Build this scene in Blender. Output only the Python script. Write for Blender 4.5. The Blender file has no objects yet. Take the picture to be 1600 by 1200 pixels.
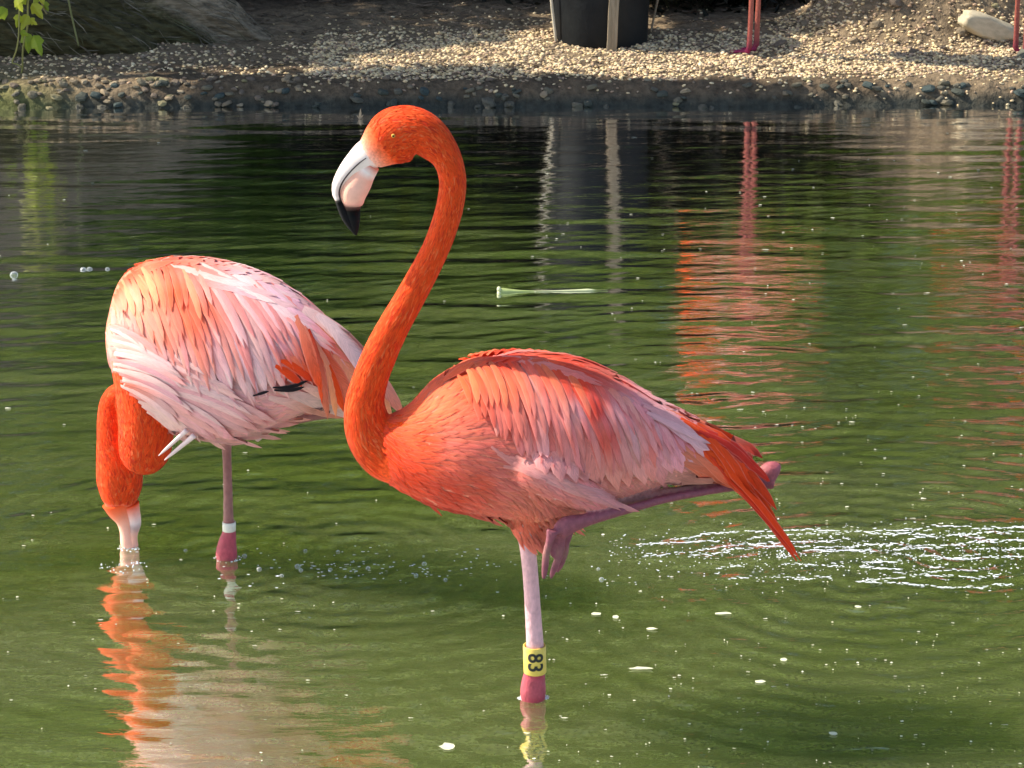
import bpy, bmesh, math, random
import numpy as np
from mathutils import Vector, Matrix, noise as mnoise
from mathutils.bvhtree import BVHTree
from mathutils.kdtree import KDTree

random.seed(7); rng = np.random.default_rng(7)
scene = bpy.context.scene
col = scene.collection

# ------------------------------------------------------------------ camera, light, exposure
F = 3800.0; PITCH = math.radians(17.0); CAM_H = 1.58
cam_data = bpy.data.cameras.new('camera'); cam = bpy.data.objects.new('camera', cam_data); col.objects.link(cam)
cam.location = (0, 0, CAM_H); cam.rotation_euler = (math.pi/2 - PITCH, 0, 0)
cam_data.sensor_width = 36; cam_data.lens = F/1600*36; cam_data.clip_start = 0.05; cam_data.clip_end = 400
cam_data.dof.use_dof = True; cam_data.dof.focus_distance = 3.75; cam_data.dof.aperture_fstop = 64
scene.camera = cam
SUN_EL = math.radians(44.0)
SUN_AZ = (-1.0, 0.16)                       # horizontal direction towards the sun: left
_h = math.hypot(*SUN_AZ)
SUN = Vector((SUN_AZ[0]/_h*math.cos(SUN_EL), SUN_AZ[1]/_h*math.cos(SUN_EL), math.sin(SUN_EL)))
world = bpy.data.worlds.new('World'); scene.world = world; world.use_nodes = True
wn = world.node_tree; bg = wn.nodes['Background']
sky = wn.nodes.new('ShaderNodeTexSky'); sky.sky_type = 'NISHITA'; sky.sun_disc = False
sky.sun_elevation = SUN_EL; sky.sun_rotation = math.atan2(SUN.x, SUN.y)
wn.links.new(sky.outputs[0], bg.inputs[0]); bg.inputs[1].default_value = 0.15
sl = bpy.data.lights.new('sun', 'SUN'); sl.energy = 4.9; sl.angle = math.radians(0.5); sl.color = (1, 0.93, 0.80)
so = bpy.data.objects.new('sun', sl); col.objects.link(so); so.rotation_euler = SUN.to_track_quat('Z', 'Y').to_euler()
scene.render.engine = 'CYCLES'
scene.view_settings.view_transform = 'Standard'; scene.view_settings.look = 'None'
scene.view_settings.exposure = 0.76; scene.view_settings.gamma = 1; scene.view_settings.use_curve_mapping = False

# ------------------------------------------------------------------ helpers
CT, ST = math.cos(PITCH), math.sin(PITCH)
def ray(px, py):
    a = (px-800)/F; b = (600-py)/F
    return Vector((a, CT + b*ST, -ST + b*CT))
def U(px, py, Y):                            # the point seen at pixel (px, py) on the upright plane y = Y
    r = ray(px, py); t = Y/r.y
    return Vector((r.x*t, Y, CAM_H + r.z*t))
def G(px, py, z=0.0):                        # the point seen at (px, py) on the level z
    r = ray(px, py); t = (z-CAM_H)/r.z
    return Vector((r.x*t, r.y*t, z))
def scale_at(p):                             # photograph pixels per metre there
    return F/(p.y*CT - (p.z-CAM_H)*ST)
def tag(o, label=None, cat=None, group=None, kind=None):
    if label: o['label'] = label
    if cat: o['category'] = cat
    if group: o['group'] = group
    if kind: o['kind'] = kind
    return o
def empty(name, loc=(0, 0, 0)):
    o = bpy.data.objects.new(name, None); col.objects.link(o); o.location = loc; o.empty_display_size = .1; return o
def mesh_obj(name, verts, faces, mat, parent=None, smooth=True, colors=None, uvs=None):
    me = bpy.data.meshes.new(name)
    verts = np.asarray(verts, dtype=np.float64)
    if parent is not None: verts = verts - np.array(parent_loc(parent))
    me.from_pydata(verts.tolist() if len(verts) < 5000 else verts, [], faces if isinstance(faces, list) else faces)
    if mat: me.materials.append(mat)
    if smooth: me.shade_smooth()
    if colors is not None:
        a = me.color_attributes.new('Col', 'FLOAT_COLOR', 'POINT')
        c = np.ones((len(verts), 4), dtype=np.float32); c[:, :3] = np.clip(colors, 0, 1); a.data.foreach_set('color', c.ravel())
    if uvs is not None:
        uv = me.uv_layers.new(name='UVMap'); li = np.zeros(len(me.loops), dtype=np.int32); me.loops.foreach_get('vertex_index', li)
        uv.data.foreach_set('uv', np.asarray(uvs, dtype=np.float32)[li].ravel())
    o = bpy.data.objects.new(name, me); col.objects.link(o)
    if parent is not None: o.parent = parent
    return o
def parent_loc(p):
    l = Vector(p.location)
    while p.parent is not None: p = p.parent; l += p.location
    return l
def catmull(rows, n):
    a = np.array(rows, dtype=float); m = len(a)
    a = np.vstack([2*a[0]-a[1], a, 2*a[-1]-a[-2]])
    t = np.linspace(0, m-1, n); i = np.minimum(t.astype(int), m-2); f = (t-i)[:, None]
    p0, p1, p2, p3 = a[i], a[i+1], a[i+2], a[i+3]
    return 0.5*(2*p1 + (p2-p0)*f + (2*p0-5*p1+4*p2-p3)*f**2 + (3*p1-p0-3*p2+p3)*f**3)

# ------------------------------------------------------------------ materials
def new_mat(name):
    m = bpy.data.materials.new(name); m.use_nodes = True; nt = m.node_tree; nt.nodes.clear()
    out = nt.nodes.new('ShaderNodeOutputMaterial')
    def N(t, **k):
        n = nt.nodes.new(t)
        for a, b in k.items():
            if a.startswith('i_'):
                key = a[2:]; key = int(key) if key.isdigit() else key.replace('_', ' ')
                n.inputs[key].default_value = b
            else: setattr(n, a, b)
        return n
    return m, nt, N, nt.links.new, out
def simple_mat(name, c1, c2=None, rough=.7, scale=20, bump=.0, bscale=60, spec=.4, stretch=(1, 1, 1), coat=0):
    m, nt, N, L, out = new_mat(name); c2 = c2 or c1
    tc = N('ShaderNodeTexCoord'); mp = N('ShaderNodeMapping'); mp.inputs['Scale'].default_value = stretch; L(tc.outputs['Object'], mp.inputs[0])
    nz = N('ShaderNodeTexNoise', i_Scale=scale, i_Detail=6.0, i_Roughness=.65); L(mp.outputs[0], nz.inputs['Vector'])
    rp = N('ShaderNodeValToRGB'); rp.color_ramp.elements[0].position = .32; rp.color_ramp.elements[1].position = .68
    rp.color_ramp.elements[0].color = (*c1, 1); rp.color_ramp.elements[1].color = (*c2, 1); L(nz.outputs[0], rp.inputs[0])
    b = N('ShaderNodeBsdfPrincipled', i_Roughness=rough); b.inputs['Specular IOR Level'].default_value = spec; b.inputs['Coat Weight'].default_value = coat
    L(rp.outputs[0], b.inputs['Base Color'])
    if bump:
        n2 = N('ShaderNodeTexNoise', i_Scale=bscale, i_Detail=5.0); L(mp.outputs[0], n2.inputs['Vector'])
        bp = N('ShaderNodeBump', i_Strength=bump, i_Distance=.01); L(n2.outputs[0], bp.inputs['Height']); L(bp.outputs[0], b.inputs['Normal'])
    L(b.outputs[0], out.inputs[0]); return m
def feather_mat(name, with_uv=True):
    m, nt, N, L, out = new_mat(name)
    at = N('ShaderNodeVertexColor', layer_name='Col')
    if with_uv:
        uv = N('ShaderNodeUVMap', uv_map='UVMap'); sp = N('ShaderNodeSeparateXYZ'); L(uv.outputs[0], sp.inputs[0])
        fu = N('ShaderNodeMath', operation='FRACT'); L(sp.outputs[0], fu.inputs[0])
        s = N('ShaderNodeMath', operation='SUBTRACT', i_1=.5); L(fu.outputs[0], s.inputs[0])
        ab = N('ShaderNodeMath', operation='ABSOLUTE'); L(s.outputs[0], ab.inputs[0])
        k1 = N('ShaderNodeMath', operation='MULTIPLY', i_1=-22.0); L(ab.outputs[0], k1.inputs[0])
        k2 = N('ShaderNodeMath', operation='MULTIPLY_ADD', i_1=34.0); L(sp.outputs[1], k2.inputs[0]); L(k1.outputs[0], k2.inputs[2])
        k3 = N('ShaderNodeMath', operation='MULTIPLY', i_1=3.0); L(sp.outputs[0], k3.inputs[0])
        cb = N('ShaderNodeCombineXYZ'); L(k2.outputs[0], cb.inputs[0]); L(k3.outputs[0], cb.inputs[1])
        nz = N('ShaderNodeTexNoise', i_Scale=1.0, i_Detail=4.0, i_Roughness=.7); L(cb.outputs[0], nz.inputs['Vector'])
        mr = N('ShaderNodeMapRange', i_1=.3, i_2=.7, i_3=.72, i_4=1.22); L(nz.outputs[0], mr.inputs[0])
        mx = N('ShaderNodeVectorMath', operation='SCALE'); L(at.outputs[0], mx.inputs[0]); L(mr.outputs[0], mx.inputs['Scale'])
        # pale outer edge and rachis: real colour of the barbs
        ed = N('ShaderNodeMapRange', i_1=.36, i_2=.5, i_3=0.0, i_4=.22); L(ab.outputs[0], ed.inputs[0])
        e2 = N('ShaderNodeMix', data_type='RGBA'); L(ed.outputs[0], e2.inputs[0]); L(mx.outputs[0], e2.inputs[6]); e2.inputs[7].default_value = (.93, .62, .50, 1)
        colr = e2.outputs[2]; hgt = nz.outputs[0]
    else:
        tc = N('ShaderNodeTexCoord'); nz = N('ShaderNodeTexNoise', i_Scale=260.0, i_Detail=4.0); L(tc.outputs['Object'], nz.inputs['Vector'])
        mr = N('ShaderNodeMapRange', i_1=.3, i_2=.7, i_3=.75, i_4=1.2); L(nz.outputs[0], mr.inputs[0])
        mx = N('ShaderNodeVectorMath', operation='SCALE'); L(at.outputs[0], mx.inputs[0]); L(mr.outputs[0], mx.inputs['Scale']); colr = mx.outputs[0]; hgt = nz.outputs[0]
    b = N('ShaderNodeBsdfPrincipled', i_Roughness=.62); b.inputs['Specular IOR Level'].default_value = .12; b.inputs['Sheen Weight'].default_value = .04
    L(colr, b.inputs['Base Color'])
    bp = N('ShaderNodeBump', i_Strength=.35, i_Distance=.0015); L(hgt, bp.inputs['Height']); L(bp.outputs[0], b.inputs['Normal'])
    tr = N('ShaderNodeBsdfTranslucent'); L(colr, tr.inputs[0])
    ms = N('ShaderNodeMixShader', i_0=.22 if with_uv else 0.0); L(b.outputs[0], ms.inputs[1]); L(tr.outputs[0], ms.inputs[2]); L(ms.outputs[0], out.inputs[0])
    return m
def attr_mat(name, rough=.6, spec=.4, var=(.8, 1.2), scale=60, bump=.3, bdist=.003, trans=0.0, stretch=(1, 1, 1)):
    m, nt, N, L, out = new_mat(name)
    at = N('ShaderNodeVertexColor', layer_name='Col'); tc = N('ShaderNodeTexCoord')
    mp = N('ShaderNodeMapping'); mp.inputs['Scale'].default_value = stretch; L(tc.outputs['Object'], mp.inputs[0])
    nz = N('ShaderNodeTexNoise', i_Scale=scale, i_Detail=5.0, i_Roughness=.6); L(mp.outputs[0], nz.inputs['Vector'])
    mr = N('ShaderNodeMapRange', i_1=.3, i_2=.7, i_3=var[0], i_4=var[1]); L(nz.outputs[0], mr.inputs[0])
    mx = N('ShaderNodeVectorMath', operation='SCALE'); L(at.outputs[0], mx.inputs[0]); L(mr.outputs[0], mx.inputs['Scale'])
    b = N('ShaderNodeBsdfPrincipled', i_Roughness=rough); b.inputs['Specular IOR Level'].default_value = spec; L(mx.outputs[0], b.inputs['Base Color'])
    if bump:
        bp = N('ShaderNodeBump', i_Strength=bump, i_Distance=bdist); L(nz.outputs[0], bp.inputs['Height']); L(bp.outputs[0], b.inputs['Normal'])
    if trans:
        tr = N('ShaderNodeBsdfTranslucent'); L(mx.outputs[0], tr.inputs[0]); ms = N('ShaderNodeMixShader', i_0=trans)
        L(b.outputs[0], ms.inputs[1]); L(tr.outputs[0], ms.inputs[2]); L(ms.outputs[0], out.inputs[0])
    else: L(b.outputs[0], out.inputs[0])
    return m
M_feather = feather_mat('feather_barbs'); M_plume = feather_mat('short_plumage', False)
M_leg = attr_mat('leg_skin', .55, .3, (.76, 1.14), 150, 1.0, .0022, 0, (1, 1, .6))
M_bill = attr_mat('bill_horn', .6, .12, (.93, 1.05), 90, .15, .001)
M_leaf = attr_mat('leaf', .5, .35, (.8, 1.2), 8, 0, 0, .45)
M_ground = attr_mat('bank_soil', .92, .15, (.55, 1.35), 38, .9, .02)
M_pebble = attr_mat('pebble', .8, .25, (.75, 1.2), 80, .4, .004)
M_bark = simple_mat('bark', (.05, .038, .026), (.13, .10, .07), .9, 9, .9, 25, .2, (3, 3, .6))

# ------------------------------------------------------------------ ground and bank
def smooth01(x): x = np.clip(x, 0, 1); return x*x*(3-2*x)
def vnoise(x, y, seed=0):                      # value noise on arrays
    xi = np.floor(x).astype(np.int64); yi = np.floor(y).astype(np.int64); fx = x-xi; fy = y-yi
    fx = fx*fx*(3-2*fx); fy = fy*fy*(3-2*fy)
    def h(a, b):
        n = (a*374761393 + b*668265263 + seed*1442695041) & 0x7fffffff
        n = ((n ^ (n >> 13))*1274126177) & 0x7fffffff
        return ((n ^ (n >> 16)) & 0xffff)/65535.0
    return (h(xi, yi)*(1-fx)+h(xi+1, yi)*fx)*(1-fy) + (h(xi, yi+1)*(1-fx)+h(xi+1, yi+1)*fx)*fy
def fbm(x, y, seed=0, o=4):
    s = 0; a = .5
    for k in range(o): s = s + a*(vnoise(x, y, seed+k)-.5); x = x*2.03+7.1; y = y*2.03+3.7; a *= .5
    return s
def shore_y(x):
    return 8.50 + .10*fbm(x*1.3+5, x*0+2, 3) + .05*fbm(x*7, x*0+4, 5) + .04*np.clip(x, -2, 2)/2
def ground_h(x, y):
    d = y - shore_y(x)
    bed = -.34 + .30*np.exp(np.minimum(d, 0)*3.2)
    lip = .075*smooth01((d+.02)/.13) + .055*np.clip(d-.1, 0, 60) 
    lip = np.where(y > 10.6, lip + .16*np.clip(y-10.6, 0, 12), lip)
    h = np.where(d < 0, bed, lip-.04+.04*smooth01(d/.05))
    land = smooth01((d+.02)/.1)
    h = h + land*(.030*fbm(x*5, y*5, 11) + .022*fbm(x*20, y*20, 17, 3)) + land*np.exp(-((d-.05)/.10)**2)*.05*fbm(x*13+3, y*13, 19, 4)
    # heap of loose soil on the right
    r = np.sqrt(((x-1.72)/.62)**2 + ((y-9.62)/.42)**2)
    h = h + .40*smooth01(1-r/1.15)*(1+.5*fbm(x*9, y*9, 23)) + land*np.exp(-r*r*1.1)*.10*fbm(x*14, y*14, 29)
    # near side of the pond and its flanks close the pond off
    side = smooth01((np.abs(x)-14)/2)*.8 + smooth01((-y-4)/2)*.8
    return h + side
def axis(fine0, fine1, step, lo, hi, n):
    a = fine0 - np.geomspace(.03, fine0-lo, n)[::-1]; b = fine1 + np.geomspace(.03, hi-fine1, n)
    return np.concatenate([a, np.arange(fine0, fine1, step), b])
def grid_faces(nx, ny):
    i = np.arange(nx-1)[None, :] + np.arange(ny-1)[:, None]*nx; i = i.ravel()
    return np.stack([i, i+1, i+nx+1, i+nx], 1)
gx = axis(-2.3, 2.3, .014, -90, 90, 26); gy = axis(8.2, 10.9, .014, -60, 160, 26)
X, Y = np.meshgrid(gx, gy); Z = ground_h(X, Y)
wet = smooth01((.055-Z)/.04)
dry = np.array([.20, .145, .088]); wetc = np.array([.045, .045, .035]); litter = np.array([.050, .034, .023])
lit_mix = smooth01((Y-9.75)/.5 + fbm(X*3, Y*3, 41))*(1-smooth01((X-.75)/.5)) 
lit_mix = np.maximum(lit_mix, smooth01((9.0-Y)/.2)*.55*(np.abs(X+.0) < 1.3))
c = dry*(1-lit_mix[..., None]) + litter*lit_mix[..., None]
c = c*(1-wet[..., None]) + wetc*wet[..., None]
c = c*(1+.5*fbm(X*12, Y*12, 47))[..., None]
green = smooth01((-1.45-X)/.4)*smooth01((.10-Z)/.05)*.6
c = c*(1-green[..., None]) + np.array([.16, .17, .04])*green[..., None]
ground = mesh_obj('ground', np.stack([X.ravel(), Y.ravel(), Z.ravel()], 1), grid_faces(len(gx), len(gy)), M_ground, None, True, c.reshape(-1, 3))
tag(ground, 'brown soil bank and muddy pond bed', kind='structure')
def gh(x, y): return float(ground_h(np.array([x], dtype=float), np.array([y], dtype=float))[0])
def GB(px, py):                                # ground point of the bank seen at that pixel
    r = ray(px, py); yy = np.arange(8.3, 13.5, .01); hh = ground_h(r.x/r.y*yy, yy); zz = CAM_H + r.z/r.y*yy
    k = np.nonzero(zz <= hh)[0]; k = int(k[0]) if len(k) else len(yy)-1
    return Vector((r.x/r.y*yy[k], yy[k], hh[k]))

# ------------------------------------------------------------------ water
SRC = []                                        # ripple sources: x, y, wavelength, slope, reach
def src(px, py, lam, slope, reach): p = G(px, py); SRC.append((p.x, p.y, lam, slope, reach))
src(834, 1090, .055, .045, .40); src(356, 870, .05, .08, .45); src(200, 852, .045, .08, .22)
src(1330, 905, .060, .12, .7); src(560, 860, .06, .09, .7); src(1120, 620, .075, .05, 1.0); src(1500, 860, .05, .11, .6)
def water_h(x, y):
    h = np.zeros_like(x); r2 = np.random.default_rng(3)
    patch = .55 + 1.3*np.clip(fbm(x*.9, y*1.6, 61)+.25, 0, 1)
    calm = 1 - .55*smooth01((4.1-y)/.5)
    for k in range(30):
        lam = .038*(6.5**r2.random()**1.35); a = math.radians(r2.normal(0, 12)); ph = r2.random()*6.28
        kk = 2*math.pi/lam; s = .0105
        wob = .6*fbm(x*1.7+k, y*1.7, 70+k, 2)
        h = h + s/kk*np.sin(kk*(x*math.sin(a)+y*math.cos(a)) + ph + 5*wob)
    mid = smooth01((y-3.3)/.5)*smooth01((7.2-y)/1.5)
    for k in range(16):
        lam = .026*(2.2**r2.random()); a = math.radians(r2.normal(0, 9)); ph = r2.random()*6.28; kk = 2*math.pi/lam
        g = np.clip(fbm(x*1.5+3*k, y*2.6, 300+k, 3)+.15, 0, 1)*2.2
        h = h + .017/kk*np.sin(kk*(x*math.sin(a)+y*math.cos(a)) + ph + 6*fbm(x*1.3+k, y*1.5, 170+k, 2))*g*(.25+.75*mid)
    h = h*patch*calm
    for (sx, sy, lam, s, reach) in SRC:
        d = np.sqrt((x-sx)**2 + (y-sy)**2) + 1e-6; kk = 2*math.pi/lam
        d2 = d + .02*fbm(x*4, y*4, 90)
        h = h + s/kk*np.sin(kk*d2)*np.exp(-d/reach)*smooth01(d/.04)*(.5+1.2*np.clip(fbm(x*2.5, y*2.5, 95)+.4, 0, 1))
    fade = smooth01((4.5-np.abs(x))/1.2)*smooth01((y-1.2)/.6)
    return h*fade
wx = axis(-2.2, 2.2, .012, -16, 16, 20)
fy = [1.9]
while fy[-1] < 8.75: fy.append(fy[-1] + .0042*(fy[-1]/2.4)**1.15)
wy = np.concatenate([np.linspace(-6, 1.85, 14), fy, [9.2, 10.0]])
X, Y = np.meshgrid(wx, wy); Z = water_h(X, Y); WZ = Z; wy = np.array(wy)
def water_mat():
    m, nt, N, L, out = new_mat('pond_water')
    tc = N('ShaderNodeTexCoord')
    mp = N('ShaderNodeMapping'); mp.inputs['Scale'].default_value = (.55, 1.1, 1); L(tc.outputs['Object'], mp.inputs[0])
    nz = N('ShaderNodeTexNoise', i_Scale=1.7, i_Detail=5.0, i_Roughness=.55); L(mp.outputs[0], nz.inputs['Vector'])
    rp = N('ShaderNodeValToRGB'); e = rp.color_ramp.elements
    e[0].position = .36; e[0].color = (.066, .092, .014, 1); e[1].position = .66; e[1].color = (.112, .132, .046, 1)
    L(nz.outputs[0], rp.inputs[0])
    n3 = N('ShaderNodeTexNoise', i_Scale=130.0, i_Detail=3.0); L(tc.outputs['Object'], n3.inputs['Vector'])
    mr = N('ShaderNodeMapRange', i_1=.35, i_2=.7, i_3=.82, i_4=1.25); L(n3.outputs[0], mr.inputs[0])
    mx = N('ShaderNodeVectorMath', operation='SCALE'); L(rp.outputs[0], mx.inputs[0]); L(mr.outputs[0], mx.inputs['Scale'])
    mp2 = N('ShaderNodeMapping'); mp2.inputs['Scale'].default_value = (9, 34, 1); L(tc.outputs['Object'], mp2.inputs[0])
    n2 = N('ShaderNodeTexNoise', i_Scale=1.6, i_Detail=4.0, i_Roughness=.5, i_Distortion=.6); L(mp2.outputs[0], n2.inputs['Vector'])
    bp = N('ShaderNodeBump', i_Strength=.4, i_Distance=.002); L(n2.outputs[0], bp.inputs['Height'])
    df = N('ShaderNodeBsdfPrincipled', i_Roughness=1.0); L(mx.outputs[0], df.inputs['Base Color']); df.inputs['Specular IOR Level'].default_value = 0
    df.inputs['Subsurface Weight'].default_value = 1.0; df.inputs['Subsurface Radius'].default_value = (2.0, 2.2, 1.4); df.inputs['Subsurface Scale'].default_value = 1.0
    gl = N('ShaderNodeBsdfGlossy', i_Roughness=.015); gl.inputs[0].default_value = (1, 1, 1, 1); L(bp.outputs[0], gl.inputs['Normal'])
    fr = N('ShaderNodeFresnel', i_IOR=1.50); L(bp.outputs[0], fr.inputs['Normal'])
    k = N('ShaderNodeMath', operation='MULTIPLY_ADD', use_clamp=True, i_1=3.3, i_2=.08); L(fr.outputs[0], k.inputs[0])
    ms = N('ShaderNodeMixShader'); L(k.outputs[0], ms.inputs[0]); L(df.outputs[0], ms.inputs[1]); L(gl.outputs[0], ms.inputs[2]); L(ms.outputs[0], out.inputs[0])
    return m
water = mesh_obj('water', np.stack([X.ravel(), Y.ravel(), Z.ravel()], 1), grid_faces(len(wx), len(wy)), water_mat())
tag(water, 'murky green rippled pond water', kind='structure')
def wh(x, y): i = int(np.clip(np.searchsorted(wx, x), 1, len(wx)-1)); j = int(np.clip(np.searchsorted(wy, y), 1, len(wy)-1)); return float(WZ[j-1:j+1, i-1:i+1].mean())

# ------------------------------------------------------------------ lofts and solid bodies
class Loft:
    """rings along a spine; every row is x, y, z, in-plane radius, depth radius, r, g, b"""
    def __init__(self, rows, n=60, m=20, vertical=False):
        self.a = catmull(rows, n); self.n, self.m = n, m; P = self.a[:, :3]
        T = np.gradient(P, axis=0); T /= np.linalg.norm(T, axis=1)[:, None]+1e-9
        if vertical: T = np.tile(np.array([1., 0, 0]), (n, 1))
        B = np.tile(np.array([0, 1., 0]), (n, 1)); B = B - T*(B*T).sum(1)[:, None]; B /= np.linalg.norm(B, axis=1)[:, None]
        self.T, self.B, self.Nn = T, B, np.cross(B, T)
    def at(self, t, ang, lift=0.0):
        i = t*(self.n-1); j = min(int(i), self.n-2); f = i-j
        r = self.a[j]*(1-f)+self.a[j+1]*f; Nn = self.Nn[j]*(1-f)+self.Nn[j+1]*f; B = self.B[j]*(1-f)+self.B[j+1]*f
        return r[:3] + Nn*(r[3]+lift)*math.cos(ang) + B*(r[4]+lift)*math.sin(ang), r
    def mesh(self):
        V, C = [], []
        for i in range(self.n):
            r = self.a[i]
            for k in range(self.m):
                an = 2*math.pi*k/self.m
                V.append(r[:3] + self.Nn[i]*max(r[3], .0006)*math.cos(an) + self.B[i]*max(r[4], .0006)*math.sin(an)); C.append(r[5:8])
        Fc = []; m = self.m
        for i in range(self.n-1):
            for k in range(m): Fc.append((i*m+k, i*m+(k+1) % m, (i+1)*m+(k+1) % m, (i+1)*m+k))
        Fc.append(tuple(range(m))[::-1]); Fc.append(tuple((self.n-1)*m+k for k in range(m)))
        return V, C, Fc
def fuse(name, lofts, voxel, smooth_it, mats, matids, parent, disp=None):
    V, C, Fc, ID = [], [], [], []
    for l, mid in zip(lofts, matids):
        v, c2, f = l.mesh(); o = len(V); V += v; C += c2; ID += [mid]*len(v); Fc += [tuple(i+o for i in q) for q in f]
    me = bpy.data.meshes.new('tmp'); me.from_pydata([tuple(v) for v in V], [], Fc)
    bm = bmesh.new(); bm.from_mesh(me); bmesh.ops.recalc_face_normals(bm, faces=bm.faces); bm.to_mesh(me); bm.free()
    tmp = bpy.data.objects.new('tmp', me); col.objects.link(tmp)
    r = tmp.modifiers.new('r', 'REMESH'); r.mode = 'VOXEL'; r.voxel_size = voxel
    s = tmp.modifiers.new('s', 'SMOOTH'); s.factor = .5; s.iterations = smooth_it
    dg = bpy.context.evaluated_depsgraph_get(); ev = bpy.data.meshes.new_from_object(tmp.evaluated_get(dg))
    bpy.data.objects.remove(tmp); ev.name = name
    n = len(ev.vertices); co = np.zeros(n*3); ev.vertices.foreach_get('co', co); co = co.reshape(-1, 3)
    kd = KDTree(len(V))
    for i, v in enumerate(V): kd.insert(v, i)
    kd.balance(); C = np.array(C); cc = np.zeros((n, 3)); mi = np.zeros(n, dtype=int)
    for i in range(n):
        hits = kd.find_n(co[i], 3); w = np.array([1/(h[2]+1e-4) for h in hits]); w /= w.sum()
        cc[i] = sum(w[k]*C[hits[k][1]] for k in range(3)); mi[i] = ID[hits[0][1]]
    if disp is not None: co = disp(co)
    pl = np.array(parent_loc(parent)) if parent else np.zeros(3)
    co2 = co - pl; ev.vertices.foreach_set('co', co2.ravel())
    ev.materials.clear()
    for mt in mats: ev.materials.append(mt)
    pi = np.zeros(len(ev.polygons), dtype=np.int32); ls = np.zeros(len(ev.polygons), dtype=np.int32); ev.polygons.foreach_get('loop_start', ls)
    lv = np.zeros(len(ev.loops), dtype=np.int32); ev.loops.foreach_get('vertex_index', lv); pi[:] = mi[lv[ls]]
    ev.polygons.foreach_set('material_index', pi)
    a = ev.color_attributes.new('Col', 'FLOAT_COLOR', 'POINT'); c4 = np.ones((n, 4), dtype=np.float32); c4[:, :3] = np.clip(cc, 0, 1); a.data.foreach_set('color', c4.ravel())
    ev.shade_smooth(); ev.update()
    o = bpy.data.objects.new(name, ev); col.objects.link(o); o.parent = parent
    return o

# ------------------------------------------------------------------ feathers
class FB:                                       # feather buffer
    def __init__(s): s.V = []; s.F = []; s.C = []; s.UV = []; s.N = []
    def add(s, rows, cols, uvs, nrms=None):     # rows: list of stations, each a list of points
        o = len(s.V); k = len(rows[0])
        for r, c2, u in zip(rows, cols, uvs): s.V += [tuple(p) for p in r]; s.C += c2; s.UV += u
        if nrms: s.N += nrms
        for i in range(len(rows)-1):
            for j in range(k-1): a = o+i*k+j; s.F.append((a, a+1, a+k+1, a+k))
    def take(s, fb, yc):                        # the same feathers on the far flank
        n = len(s.V); f_ = yc if callable(yc) else (lambda x: yc)
        s.F += [tuple(n+i for i in f[::-1]) for f in fb.F]; s.V += [(x, 2*f_(x)-y, z) for x, y, z in fb.V[:]]; s.C += fb.C[:]; s.UV += fb.UV[:]; s.N += [(a, -b, c) for a, b, c in fb.N]
    def mirror(s, yc): s.take(s, yc)
    def build(s, name, parent, mat=None):
        V = np.array(s.V); F_ = np.array(s.F); N_ = np.array(s.N) if s.N else None
        if N_ is not None and len(N_) == len(V):
            g = np.cross(V[F_[:, 2]]-V[F_[:, 0]], V[F_[:, 3]]-V[F_[:, 1]]); fl = (g*N_[F_].sum(1)).sum(1) < 0; F_[fl] = F_[fl][:, ::-1]
        o = mesh_obj(name, V, F_, mat or M_feather, parent, True, np.array(s.C), s.UV)
        if N_ is not None and len(N_) == len(V):
            N_ = N_/(np.linalg.norm(N_, axis=1)[:, None]+1e-9); o.data.normals_split_custom_set_from_vertices(N_.tolist())
        return o
def cast(bvh, px, py, Yc, last):
    d = ray(px, py).normalized(); hit, nrm, idx, dist = bvh.ray_cast(cam.location, d)
    if hit is None or abs(hit.y-Yc) > .4:
        y = last[0] if last else Yc; p = U(px, py, y); n = last[1] if last else Vector((0, -1, 0)); return p, n
    if nrm.dot(d) > 0: nrm = -nrm
    return hit, nrm
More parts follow.
